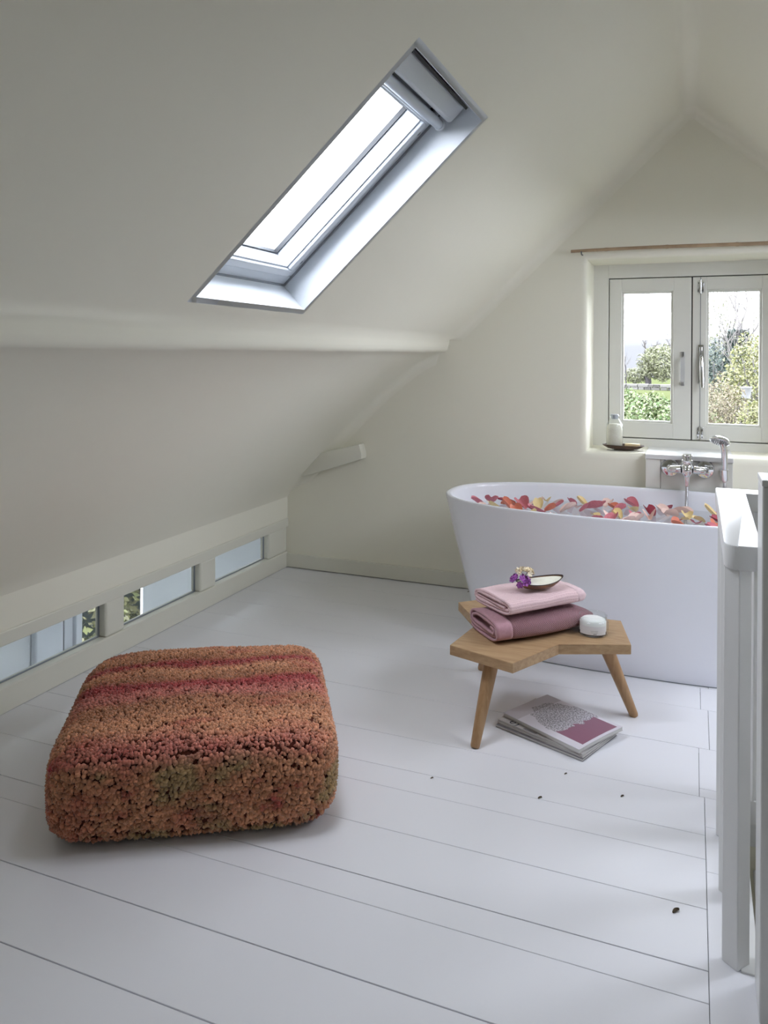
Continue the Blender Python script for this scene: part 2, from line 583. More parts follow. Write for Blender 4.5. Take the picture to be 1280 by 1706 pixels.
# ---- gable casement window
gwin = empty('window_4', (0, WY, RZ0), 'painted double casement window in the gable recess', kind='structure')


def ringbox(x0, x1, z0, z1, wl_, wr, wb, wt, y0, y1, bev=0.003):
    q = MB()
    q.box(x0, x0 + wl_, y0, y1, z0, z1, bev)
    q.box(x1 - wr, x1, y0, y1, z0, z1, bev)
    q.box(x0 + wl_ - 0.001, x1 - wr + 0.001, y0, y1, z0, z0 + wb, bev)
    q.box(x0 + wl_ - 0.001, x1 - wr + 0.001, y0, y1, z1 - wt, z1, bev)
    return q


ringbox(RX0 - 0.02, RX1 + 0.02, RZ0 - 0.02, RZ1 + 0.02, 0.10, 0.12, 0.066, 0.094, WY, WY + 0.07).build('outer_frame', 'paint', gwin)
ringbox(-0.442, 0.415, 0.842, 1.725, 0.03, 0.03, 0.03, 0.03, WY + 0.045, WY + 0.065, 0).build('rebate', 'gasket', gwin)
MB().box(-0.03, 0.012, WY + 0.045, WY + 0.065, 0.85, 1.72).build('rebate', 'gasket', gwin)
CAS = [(-0.436, -0.0125, 0.848, 1.718, -0.359, -0.116), (-0.007, 0.404, 0.848, 1.718, 0.074, 0.316)]
for ci, (x0, x1, z0, z1, px0, px1) in enumerate(CAS):
    pz0, pz1 = (0.942, 1.636) if ci == 0 else (0.938, 1.636)
    cs = ringbox(x0, x1, z0, z1, px0 - x0 - 0.012, x1 - px1 - 0.012, pz0 - z0 - 0.012, z1 - pz1 - 0.012, WY + 0.004, WY + 0.044).build('casement', 'paint', gwin)
    ringbox(px0 - 0.013, px1 + 0.013, pz0 - 0.013, pz1 + 0.013, 0.013, 0.013, 0.013, 0.013, WY + 0.016, WY + 0.040, 0.002).build('glazing_bead', 'paint', cs)
    MB().box(px0 - 0.004, px1 + 0.004, WY + 0.029, WY + 0.032, pz0 - 0.004, pz1 + 0.004).build('pane', 'glass', cs)
    if ci == 0:
        hd = MB()
        hd.box(-0.064, -0.046, WY - 0.004, WY + 0.006, 1.285, 1.318, 0.002)
        hd.box(-0.064, -0.046, WY - 0.004, WY + 0.006, 1.135, 1.158, 0.002)
        hd.build('handle_foot', 'steel', cs)
        MB().box(-0.066, -0.044, WY - 0.03, WY - 0.024, 1.155, 1.292, 0.002).build('handle', 'satin', cs)
        q = MB()
        q.box(-0.062, -0.048, WY - 0.03, WY + 0.002, 1.286, 1.293, 0.002)
        q.box(-0.062, -0.048, WY - 0.03, WY + 0.002, 1.153, 1.160, 0.002)
        q.build('handle_leg', 'steel', cs)
    else:
        MB().box(0.0305, 0.0335, WY + 0.0025, WY + 0.006, z0, z1).build('stile_groove', 'grey_cap', cs)
        for hz in (1.665, 0.885):
            hq = MB()
            hq.box(0.018, 0.0300, WY - 0.001, WY + 0.005, hz - 0.03, hz + 0.03, 0.001)
            hq.box(0.036, 0.048, WY - 0.001, WY + 0.005, hz - 0.03, hz + 0.03, 0.001)
            hq.tube([(0.033, WY, hz - 0.036), (0.033, WY, hz + 0.036)], 0.0045, 10)
            h = hq.build('hinge', 'chrome', cs, smooth=40)
            sc = MB()
            for sx in (0.0225, 0.0435):
                for sz in (-0.02, 0.02):
                    sc.lathe([(0, 0.0), (0.0032, 0), (0.0032, 0.0022), (0, 0.0022)], 8, frame_at((sx, WY + 0.0005, hz + sz), (0, -1, 0)))
            sc.build('screw', 'nozzle', h)
        MB().box(0.020, 0.049, WY - 0.002, WY + 0.005, 1.150, 1.356, 0.0015).build('latch_plate', 'chrome', cs)
        lv = MB()
        lv.tube([(0.036, WY - 0.004, 1.30), (0.036, WY - 0.02, 1.285), (0.037, WY - 0.026, 1.24), (0.039, WY - 0.027, 1.18), (0.041, WY - 0.030, 1.13)], [0.006, 0.008, 0.010, 0.010, 0.008], 12, flat=0.6)
        lv.box(0.027, 0.043, WY - 0.012, WY + 0.001, 1.285, 1.345, 0.004)
        lv.build('latch_lever', 'chrome', cs, smooth=40)
portal('daylight_gable', (0, WY + 0.12, 1.3), (0, -1, 0), (0, 0, 1), 1.0, 0.95)



# ================================================================== OBJECTS
# ---- bathtub
TC = Vector((-0.24, 3.68))
TUBZ = 0.635


def sup(a, b, n, k, N):
    th = 2 * PI * k / N
    c, s = math.cos(th), math.sin(th)
    return a * math.copysign(abs(c) ** (2 / n), c), b * math.copysign(abs(s) ** (2 / n), s)


tub_rows = [  # (half length, half width, exponent, z)
    (0.700, 0.392, 3.0, 0.000), (0.706, 0.396, 3.0, 0.006), (0.722, 0.401, 2.9, 0.08), (0.752, 0.406, 2.8, 0.20), (0.788, 0.410, 2.7, 0.32), (0.822, 0.413, 2.6, 0.43), (0.850, 0.416, 2.5, 0.53), (0.867, 0.419, 2.45, 0.600),
    (0.8745, 0.421, 2.42, 0.622), (0.8755, 0.4215, 2.42, 0.630), (0.873, 0.420, 2.42, 0.6345), (0.868, 0.416, 2.42, 0.6355), (0.857, 0.406, 2.42, 0.6340), (0.852, 0.402, 2.42, 0.629), (0.848, 0.398, 2.42, 0.618),
    (0.838, 0.390, 2.45, 0.57), (0.812, 0.372, 2.5, 0.46), (0.765, 0.345, 2.6, 0.30), (0.715, 0.318, 2.7, 0.19), (0.64, 0.28, 2.7, 0.135), (0.45, 0.19, 2.5, 0.115)]
N = 128
V, Fs = [], []
for (a, b, n, z) in tub_rows:
    for k in range(N):
        x, y = sup(a, b, n, k, N)
        V.append((TC.x + x, TC.y + y, z))
for i in range(len(tub_rows) - 1):
    for k in range(N):
        k2 = (k + 1) % N
        Fs.append((i * N + k, i * N + k2, (i + 1) * N + k2, (i + 1) * N + k))
Fs.append(tuple(range((len(tub_rows) - 1) * N, len(tub_rows) * N)))
tub = empty('bathtub', (TC.x, TC.y, 0), 'freestanding oval white bathtub filled with petals beneath the gable window', 'bathtub')
pydata('shell', V, Fs, 'tub', tub, smooth=True, angle=60)
V, Fs = [], []
for (a, b, n, z) in ((0.695, 0.388, 3.0, 0.0004), (0.703, 0.395, 3.0, 0.0004), (0.7035, 0.3955, 3.0, 0.0035), (0.695, 0.388, 3.0, 0.0035)):
    for k in range(N):
        x, y = sup(a, b, n, k, N)
        V.append((TC.x + x, TC.y + y, z))
for i in range(4):
    for k in range(N):
        k2 = (k + 1) % N
        Fs.append((i * N + k, i * N + k2, ((i + 1) % 4) * N + k2, ((i + 1) % 4) * N + k))
pydata('base_joint', V, Fs, 'grey_cap', tub)
WZ = 0.548
V = [(TC.x + x, TC.y + y, WZ) for x, y in (sup(0.834, 0.387, 2.45, k, N) for k in range(N))]
MT['water'] = glass_mat('bathwater', (0.92, 0.93, 0.91), 1.33, 0.02)
wat = pydata('bath_water', V, [tuple(range(N))], 'water')
tag(wat, 'still clear bathwater in the white tub', 'water', kind='thing')

# ---- floating petals
PET = []
pal = [('pink', lin(222, 150, 158), lin(196, 88, 108), 22), ('deep_red', lin(186, 76, 92), lin(142, 40, 62), 9), ('yellow', lin(230, 200, 132), lin(240, 222, 176), 18),
       ('cream', lin(238, 222, 204), lin(230, 182, 182), 20), ('orange', lin(222, 144, 108), lin(206, 104, 90), 10)]


def petal_mesh(nm, size, cup, curl, seed):
    rr = random.Random(seed)
    nu, nv = 7, 7
    V, Fs = [], []
    for i in range(nu):
        for j in range(nv):
            u, v = i / (nu - 1) * 2 - 1, j / (nv - 1)
            w = math.sin(PI * (0.12 + 0.80 * v)) ** 0.7 * (0.62 + 0.38 * v)
            x = u * w * 0.5 * size
            y = (v - 0.5) * size * 1.05
            z = cup * size * (u * u) * w + curl * size * (v * v) + 0.03 * size * math.sin(5 * u + 4 * v + seed)
            V.append((x, y, z))
    for i in range(nu - 1):
        for j in range(nv - 1):
            Fs.append((i * nv + j, (i + 1) * nv + j, (i + 1) * nv + j + 1, i * nv + j + 1))
    me = bpy.data.meshes.new(nm)
    me.from_pydata(V, [], Fs)
    me.shade_smooth()
    zmin = min(v[2] for v in V)
    for v in me.vertices:
        v.co.z -= zmin
    return me


pr = random.Random(21)
placed = []
for name, c1, c2, cnt in pal:
    m = mat('petal_' + name, c1, 0.55, var=(45, c2, 0.12), bump=(80, 0.1, 0.002))
    metas = []
    for q in range(4):
        me = petal_mesh('flower_petal', 1.0, pr.uniform(0.25, 0.65), pr.uniform(-0.1, 0.65), q + len(name))
        me.materials.append(m)
        metas.append(me)
    for k in range(cnt):
        for _try in range(40):
            x = pr.uniform(-1.0, 0.50)
            y = pr.uniform(3.72, 4.035) if pr.random() < 0.86 else pr.uniform(3.40, 3.72)
            dx, dy = abs(x - TC.x) / 0.775, abs(y - TC.y) / 0.345
            if dx ** 2.4 + dy ** 2.4 > 1:
                continue
            if math.hypot(x + 0.03, y - 3.99) < 0.05:
                continue
            size = pr.uniform(0.05, 0.088)
            if all(math.hypot(x - a, y - b) > 0.42 * (size + s_) for a, b, s_ in placed):
                break
        else:
            continue
        placed.append((x, y, size))
        o = bpy.data.objects.new('flower_petal', pr.choice(metas))
        COL.objects.link(o)
        tl = pr.uniform(0.0, 0.42) * pr.choice((1, 1, 0.3))
        o.location = (x, y, WZ + 0.001 + 0.22 * size * math.sin(tl))
        o.scale = (size, size, size * pr.uniform(0.6, 1.1))
        o.rotation_euler = (tl, pr.uniform(-0.15, 0.15), pr.uniform(0, 6.28))
        PET.append((o, name.replace('_', ' '), x, y, size))

def petal_label(p, extra=''):
    o, c, x, y, s_ = p
    zones = ((-0.80, "at the bath's rounded left end"), (-0.56, 'left of the bath centre'), (-0.32, 'close to the bath centre'),
             (-0.10, 'left of the shower hose'), (0.05, 'next to the shower hose'), (9, 'right of the shower hose'))
    zone = next(t for lim, t in zones if x < lim)
    row = 'by the far rim' if y > 3.93 else ('by the near rim' if y < 3.80 else 'midway across')
    return '%s%s petal %s, %s' % (extra, c, zone, row)


groups_ = {}
for p in PET:
    groups_.setdefault(petal_label(p), []).append(p)
for lb, ps in groups_.items():
    ps.sort(key=lambda p: p[4])
    for k, p in enumerate(ps):
        n_ = len(ps)
        ex = '' if n_ == 1 else (('smaller ', 'larger ')[k] if n_ == 2 else ('smallest ' if k == 0 else ('largest ' if k == n_ - 1 else ('second smallest ', 'third smallest ', 'fourth smallest ', 'fifth smallest ')[min(k - 1, 3)])))
        tag(p[0], petal_label(p, ex), 'petal', '%s petals on the bathwater' % p[1])

# ---- tap box between tub and window
pb = empty('tap_panel', (-0.02, 4.2, 0.6), 'painted box panel behind the bath carrying the mixer tap', 'panel')
MB().box(-0.2245, 0.181, 4.128, WY - 0.002, 0.788, 0.803, bev=0.002).build('ledge_top', 'rail', pb)
MB().box(-0.222, -0.1512, 4.112, 4.17, 0.45, 0.787, bev=0.002).build('stile', 'paint', pb)
MB().box(0.149, 0.179, 4.112, 4.17, 0.45, 0.787, bev=0.002).build('stile', 'paint', pb)
MB().box(-0.1497, 0.1477, 4.116, 4.17, 0.45, 0.787, bev=0.002).build('middle_board', 'paint', pb)
MB().box(-0.2245, 0.181, 4.106, 4.129, 0.780, 0.803, bev=0.002).build('top_lip', 'rail', pb)

# ---- mixer tap
PF = 4.114
tap = empty('mixer_tap', (-0.027, PF, 0.74), 'chrome bath mixer tap with two round wall plates', 'tap')
for x in (-0.105, 0.053):
    MB().lathe([(0.0, 0.0), (0.045, 0.0), (0.045, 0.004), (0.040, 0.012), (0.022, 0.016), (0.0, 0.016)], 36, frame_at((x, PF, 0.742), (0, -1, 0))).build('wall_plate', 'chrome', tap, smooth=35)
    sx = 1 if x < -0.03 else -1
    MB().tube(bez((x, PF - 0.012, 0.742), (x, PF - 0.055, 0.742), (x + sx * 0.012, PF - 0.068, 0.742), (x + sx * 0.05, PF - 0.068, 0.745), 10), [0.018, 0.018, 0.019, 0.019, 0.019, 0.019, 0.018, 0.018, 0.018, 0.019, 0.02], 16).build('inlet_arm', 'chrome', tap, smooth=50)
body = MB()
body.lathe([(0, -0.034), (0.013, -0.034), (0.018, -0.026), (0.027, -0.014), (0.029, 0.0), (0.029, 0.016), (0.026, 0.024), (0.022, 0.028), (0.0, 0.028)], 28, Matrix.Translation((-0.027, PF - 0.068, 0.742)))
body.lathe([(0, 0), (0.014, 0), (0.014, 0.005), (0.010, 0.008), (0, 0.008)], 20, frame_at((-0.027, PF - 0.095, 0.742), (0, -1, 0)))
body.build('valve_body', 'chrome', tap, smooth=40)
cap = MB()
cap.lathe([(0, 0.0), (0.023, 0.0), (0.0245, 0.004), (0.0245, 0.019), (0.022, 0.022), (0.022, 0.024), (0.025, 0.026), (0.025, 0.044), (0.022, 0.048), (0, 0.048)], 28, Matrix.Translation((-0.027, PF - 0.068, 0.772)))
cp = cap.build('lever_cap', 'chrome', tap, smooth=35)
lv = MB()
lv.box(-0.038, -0.016, PF - 0.125, PF - 0.068, 0.812, 0.821, bev=0.003)
lv.build('lever', 'chrome', cp, smooth=40)
MB().lathe([(0, 0), (0.0035, 0), (0.0035, 0.002), (0, 0.002)], 10, frame_at((-0.020, PF - 0.0925, 0.806), (0, -1, 0))).build('index_dot', 'nozzle', cp)
MB().tube([(-0.027, PF - 0.068, 0.712), (-0.027, PF - 0.068, 0.700), (-0.027, PF - 0.068, 0.665)], [0.015, 0.014, 0.011], 16).build('hose_nut', 'chrome', tap, smooth=40)


def ribbed(path, r, pitch=0.0045):
    """hose with real rings along a polyline"""
    P = [Vector(p) for p in path]
    pts, rads = [], []
    acc = 0
    for a, b in zip(P, P[1:]):
        L = (b - a).length
        n = max(2, int(L / (pitch / 4)))
        for i in range(n):
            pts.append(a.lerp(b, i / n))
            acc += L / n
            rads.append(r * (1 + 0.10 * math.sin(2 * PI * acc / pitch)))
    return MB().tube(pts, rads, 10)


hp = bez((-0.027, PF - 0.068, 0.668), (-0.027, PF - 0.068, 0.60), (-0.030, 4.03, 0.56), (-0.034, 3.995, 0.50), 12) + bez((-0.034, 3.995, 0.50), (-0.04, 3.95, 0.40), (0.1, 3.9, 0.28), (0.2, 3.93, 0.40), 14)[1:]
hp += bez(hp[-1], (0.24, 3.945, 0.44), (0.16, 3.99, 0.50), (0.143, 4.018, 0.57), 8)[1:]
hp += bez(hp[-1], (0.141, 4.045, 0.61), (0.141, PF - 0.046, 0.66), (0.141, PF - 0.046, 0.70), 8)[1:]
ho = ribbed(hp, 0.0078)
tag(ho.build('shower_hose', 'steel', None, smooth=60), 'ribbed metal shower hose hanging from the mixer into the bath', 'hose')

# ---- hand shower in its holder
hs = empty('hand_shower', (0.14, PF, 0.70), 'chrome hand shower standing upright in its wall holder', 'shower')
hq = MB()
hq.box(0.122, 0.160, PF - 0.028, PF + 0.002, 0.705, 0.752, bev=0.006)
hq.build('holder_base', 'steel', hs, smooth=40)
hq = MB()
hq.lathe([(0.011, 0.0), (0.0185, 0.0), (0.0195, 0.05), (0.012, 0.05)], 22, Matrix.Translation((0.141, PF - 0.046, 0.700)))
hq.build('holder_cup', 'chrome', hs, smooth=40)
MB().tube([(0.141, PF - 0.046, 0.692), (0.141, PF - 0.046, 0.745), (0.141, PF - 0.047, 0.79), (0.139, PF - 0.050, 0.835), (0.134, PF - 0.058, 0.862), (0.126, PF - 0.072, 0.884)], [0.010, 0.0125, 0.0145, 0.0155, 0.0150, 0.0150], 18).build('handle', 'chrome', hs, smooth=50)
hm = frame_at((0.118, PF - 0.082, 0.892), (-0.22, -0.42, -0.88))
MB().lathe([(0, -0.020), (0.02, -0.019), (0.040, -0.010), (0.0475, 0.0), (0.0465, 0.006), (0.043, 0.008), (0, 0.008)], 36, hm).build('spray_head', 'chrome', hs, smooth=40)
MB().lathe([(0, 0.0085), (0.038, 0.0085), (0.0385, 0.0075)], 30, hm).build('spray_face', 'steel', hs)
nz = MB()
for r, n in ((0.008, 6), (0.018, 12), (0.028, 18), (0.035, 24)):
    for k in range(n):
        a = 2 * PI * k / n
        nz.lathe([(0.0018, 0.0), (0.0016, 0.002), (0, 0.002)], 6, hm @ Matrix.Translation((r * math.cos(a), r * math.sin(a), 0.0085)))
nzo = nz.build('spray_nozzles', 'nozzle', hs)

# ---- bamboo rod above the recess
MT['bamboo'] = mat('bamboo', lin(182, 156, 126), 0.5, var=(14, lin(150, 126, 102), 0.2), bump=(90, 0.15, 0.002))
rod = empty('bamboo_rod', (-0.13, 4.13, 1.84), 'thin bamboo curtain rod above the gable window recess', 'rod')
pts, rads = [], []
nodes = [-0.42, -0.13, 0.19, 0.5]
for i in range(121):
    t = i / 120
    x = -0.6 + 1.32 * t
    pts.append((x, 4.135, 1.838 + 0.004 * math.sin(5 * t + 0.4) + 0.006 * t))
    nd = min(abs(x - q) for q in nodes)
    rads.append((0.0078 + 0.0025 * t) * (1 + 0.22 * math.exp(-(nd / 0.006) ** 2)))
MB().tube(pts, rads, 12).build('cane', 'bamboo', rod, smooth=60)
for x in (-0.545, 0.66):
    MB().tube([(x, YG + 0.002, 1.822), (x, 4.14, 1.820), (x, 4.122, 1.823), (x, 4.118, 1.836)], 0.0035, 8).build('hook', 'nozzle', rod, smooth=60)

# ---- bottle, wooden dish and soap bar on the sill
MT['dishwood'] = mat('dark_wood', lin(92, 66, 50), 0.5, var=(30, lin(60, 42, 33), 0.2))
SZ = RZ0
dc = Vector((-0.343, 4.275, SZ + 0.004))
dish = MB()
prf = [(0, 0.0), (0.055, 0.0), (0.080, 0.006), (0.102, 0.018), (0.108, 0.0235), (0.1055, 0.0245), (0.098, 0.019), (0.078, 0.0115), (0.055, 0.008), (0, 0.008)]
dish.lathe(prf, 40, Matrix.Translation(dc), 1.0, 0.52)
tag(dish.build('wooden_dish', 'dishwood', None, smooth=50), 'flat dark oval wooden dish on the window sill', 'dish')
MT['clear'] = glass_mat('clear_glass', (0.97, 0.985, 0.98), 1.45)
MT['salts'] = mat('bath_salts', lin(236, 234, 222), 0.8, var=(25, lin(222, 218, 200), 0.2), bump=(150, 0.4, 0.004))
bl = empty('glass_bottle', (-0.388, 4.275, SZ + 0.012), 'stoppered clear bottle of white bath salts on the wooden dish', 'bottle')
bm4 = Matrix.Translation((-0.388, 4.275, SZ + 0.0135))
MB().lathe([(0, 0), (0.040, 0.0), (0.0435, 0.004), (0.0435, 0.108), (0.040, 0.122), (0.030, 0.138), (0.0235, 0.148), (0.0215, 0.156), (0.0225, 0.160), (0.0245, 0.163), (0.0245, 0.168), (0.0225, 0.170)], 36, bm4).build('glass_body', 'clear', bl, smooth=50)
MB().lathe([(0, 0.003), (0.037, 0.003), (0.0405, 0.006), (0.0405, 0.100), (0.037, 0.114), (0.027, 0.124), (0, 0.127)], 36, bm4).build('salt_fill', 'salts', bl, smooth=50)
MB().lathe([(0, 0.150), (0.0165, 0.150), (0.019, 0.166), (0.021, 0.171), (0.019, 0.175), (0, 0.175)], 24, bm4).build('stopper', 'sky_bar', bl, smooth=40)
MT['soap'] = mat('soap', lin(226, 204, 160), 0.5, bump=(30, 0.2, 0.003))
sp = MB().box(-0.336, -0.258, 4.258, 4.292, SZ + 0.017, SZ + 0.037, bev=0.006, seg=3)
tag(sp.build('soap_bar', 'soap', None, smooth=50), 'pale yellow bar of soap beside the bottle', 'soap')

# ---- balustrade
RT = 0.90
hr = empty('stair_railing', (0.1, 2.17, 0.0), 'white gloss painted stair railing with a flat rounded handrail', 'railing')
out = [(0.138, 1.793), (0.138, 2.482), (1.2, 2.482), (1.2, 2.559), (0.063, 2.559)]
cr = 0.028
arc = [(0.063 + cr - cr * math.cos(t), 1.793 + cr - cr * math.sin(t)) for t in [i * PI / 2 / 8 for i in range(9)]]
poly = [(x, y) for x, y in out] + arc
MB().prism(poly, RT - 0.052, RT, bev=0.0035, seg=2).build('handrail', 'rail', hr, smooth=30)


def post(cx, cy, w, z1, ang, nm, m='rail'):
    a = math.radians(ang)
    h = w / 2
    c, s = math.cos(a), math.sin(a)
    return MB().box(-h, h, -h, h, 0.0, z1, bev=0.0025, fn=lambda x, y, z: (cx + x * c - y * s, cy + x * s + y * c, z)).build(nm, m, hr)


post(0.0905, 1.826, 0.040, RT - 0.05, -40, 'baluster')
post(0.0905, 2.060, 0.040, RT - 0.05, -40, 'baluster')
post(0.0905, 2.294, 0.040, RT - 0.05, -40, 'baluster')
for k in range(5):
    post(0.165 + 0.22 * k, 2.522 + 0.0, 0.034, RT - 0.05, -40, 'baluster')
MB().box(0.10, 0.1375, 1.80, 2.5, -0.10, 0.004, bev=0.002).build('edge_nosing', 'rail', hr)
MB().box(0.138, 1.149, 2.500, 2.519, -0.13, 0.003, bev=0.002).build('edge_nosing', 'rail', hr)
nw = empty('newel_post', (0.17, 1.73, 0.0), 'tall square white newel post at the frame edge', 'post')
MB().box(0.1255, 0.235, 1.676, 1.786, 0.0, 1.045, bev=0.003).build('shaft', 'rail', nw)
MB().box(0.1245, 0.236, 1.675, 1.787, 1.0455, 1.058, bev=0.002).build('cap', 'rail', nw)

# ---- stool: three-armed oak top on three splayed legs
MT['oak'] = None


def wood_mat(name, c1, c2, scale=(1, 1, 1), rot=0.0):
    m = mat(name, c1, 0.42, spec=0.35)
    nt = m.node_tree
    b = nt.nodes['Principled BSDF']
    tc = nt.nodes.new('ShaderNodeTexCoord')
    mp = nt.nodes.new('ShaderNodeMapping')
    mp.inputs['Scale'].default_value = scale
    mp.inputs['Rotation'].default_value = (0, 0, rot)
    n = nt.nodes.new('ShaderNodeTexNoise')
    n.inputs['Scale'].default_value = 9
    n.inputs['Detail'].default_value = 7
    n.inputs['Distortion'].default_value = 0.6
    r = nt.nodes.new('ShaderNodeValToRGB')
    r.color_ramp.elements[0].position, r.color_ramp.elements[1].position = 0.32, 0.68
    r.color_ramp.elements[0].color, r.color_ramp.elements[1].color = (*c1, 1), (*c2, 1)
    nt.links.new(tc.outputs['Object'], mp.inputs['Vector'])
    nt.links.new(mp.outputs['Vector'], n.inputs['Vector'])
    nt.links.new(n.outputs['Fac'], r.inputs['Fac'])
    nt.links.new(r.outputs['Color'], b.inputs['Base Color'])
    q = nt.nodes.new('ShaderNodeBump')
    q.inputs['Strength'].default_value = 0.12
    q.inputs['Distance'].default_value = 0.002
    nt.links.new(n.outputs['Fac'], q.inputs['Height'])
    nt.links.new(q.outputs['Normal'], b.inputs['Normal'])
    return m


MT['oak'] = wood_mat('oak', lin(184, 154, 118), lin(164, 132, 98), (1.2, 9, 9), 0.35)
MT['oak_leg'] = wood_mat('oak_leg', lin(180, 146, 108), lin(160, 124, 88), (8, 8, 1.0))
SCN, SL, SW, SA, ST = Vector((-0.554, 2.851)), 0.341, 0.246, math.radians(252.7), 0.300
stool = empty('stool', (SCN.x, SCN.y, 0), 'three-armed oak stool with three splayed legs in front of the bathtub', 'stool')
poly = []
for k in range(3):
    a = SA + k * 2 * PI / 3
    d = Vector((math.cos(a), math.sin(a)))
    nn = Vector((-d.y, d.x))
    poly += [SCN + d * SL - nn * SW / 2, SCN + d * SL + nn * SW / 2, SCN + 0.186 * Vector((math.cos(a + PI / 3), math.sin(a + PI / 3)))]
MB().prism([(p.x, p.y) for p in poly], ST - 0.034, ST, bev=0.0025).build('seat', 'oak', stool)
for k in range(3):
    a = SA + k * 2 * PI / 3
    d = Vector((math.cos(a), math.sin(a), 0))
    c = Vector((SCN.x, SCN.y, 0))
    top = c + d * 0.262 + Vector((0, 0, ST - 0.033))
    foot = c + d * 0.372
    ax = (foot - top).normalized()
    MB().tube([top, top + ax * 0.02, foot - ax * 0.006, foot], [0.026, 0.0255, 0.0155, 0.0135], 18).build('leg', 'oak_leg', stool, smooth=40)

# ---- towels


def weave_mat(name, c1, c2, kind):
    m = mat(name, c1, 0.95, spec=0.1, sheen=0.25)
    nt = m.node_tree
    b = nt.nodes['Principled BSDF']
    uv = nt.nodes.new('ShaderNodeUVMap')
    q = nt.nodes.new('ShaderNodeBump')
    if kind == 'waffle':
        sep = nt.nodes.new('ShaderNodeSeparateXYZ')
        nt.links.new(uv.outputs[0], sep.inputs[0])
        outs = []
        for sg in (1, -1):
            ad = nt.nodes.new('ShaderNodeMath')
            ad.operation = 'MULTIPLY_ADD'
            ad.inputs[1].default_value = sg
            nt.links.new(sep.outputs[1], ad.inputs[0])
            nt.links.new(sep.outputs[0], ad.inputs[2])
            ml = nt.nodes.new('ShaderNodeMath')
            ml.operation = 'MULTIPLY'
            ml.inputs[1].default_value = 2 * PI / 0.0064
            nt.links.new(ad.outputs[0], ml.inputs[0])
            sn = nt.nodes.new('ShaderNodeMath')
            sn.operation = 'SINE'
            nt.links.new(ml.outputs[0], sn.inputs[0])
            outs.append(sn)
        mx = nt.nodes.new('ShaderNodeMath')
        mx.operation = 'MAXIMUM'
        nt.links.new(outs[0].outputs[0], mx.inputs[0])
        nt.links.new(outs[1].outputs[0], mx.inputs[1])
        r = nt.nodes.new('ShaderNodeValToRGB')
        r.color_ramp.elements[0].position, r.color_ramp.elements[1].position = 0.15, 0.75
        r.color_ramp.elements[0].color, r.color_ramp.elements[1].color = (*c2, 1), (*c1, 1)
        nt.links.new(mx.outputs[0], r.inputs['Fac'])
        nt.links.new(r.outputs['Color'], b.inputs['Base Color'])
        q.inputs['Strength'].default_value = 0.8
        q.inputs['Distance'].default_value = 0.002
        nt.links.new(mx.outputs[0], q.inputs['Height'])
    else:
        n = nt.nodes.new('ShaderNodeTexNoise')
        n.inputs['Scale'].default_value = 260 if kind == 'terry' else 90
        n.inputs['Detail'].default_value = 3
        wv = nt.nodes.new('ShaderNodeTexWave')
        wv.bands_direction = 'Y'
        wv.inputs['Scale'].default_value = 36 if kind == 'terry' else 2
        wv.inputs['Distortion'].default_value = 1.2
        nt.links.new(uv.outputs[0], n.inputs['Vector'])
        nt.links.new(uv.outputs[0], wv.inputs['Vector'])
        mm = nt.nodes.new('ShaderNodeMath')
        mm.operation = 'MULTIPLY_ADD'
        mm.inputs[1].default_value = 0.45 if kind == 'terry' else 0.0
        nt.links.new(wv.outputs['Fac'], mm.inputs[0])
        nt.links.new(n.outputs['Fac'], mm.inputs[2])
        r = nt.nodes.new('ShaderNodeValToRGB')
        r.color_ramp.elements[0].position, r.color_ramp.elements[1].position = 0.25, 0.8
        r.color_ramp.elements[0].color, r.color_ramp.elements[1].color = (*c2, 1), (*c1, 1)
        nt.links.new(mm.outputs[0], r.inputs['Fac'])
        nt.links.new(r.outputs['Color'], b.inputs['Base Color'])
        q.inputs['Strength'].default_value = 0.6 if kind == 'terry' else 0.15
        q.inputs['Distance'].default_value = 0.002
        nt.links.new(mm.outputs[0], q.inputs['Height'])
    nt.links.new(q.outputs['Normal'], b.inputs['Normal'])
    return m


MT['rose_waffle'] = weave_mat('rose_waffle', lin(188, 142, 150), lin(120, 76, 86), 'waffle')
MT['rose_plain'] = weave_mat('rose_plain', lin(192, 150, 160), lin(178, 136, 146), 'plain')
MT['pink_terry'] = weave_mat('pink_terry', lin(232, 202, 205), lin(204, 168, 174), 'terry')
MT['pink_plain'] = weave_mat('pink_plain', lin(236, 210, 214), lin(224, 194, 200), 'plain')


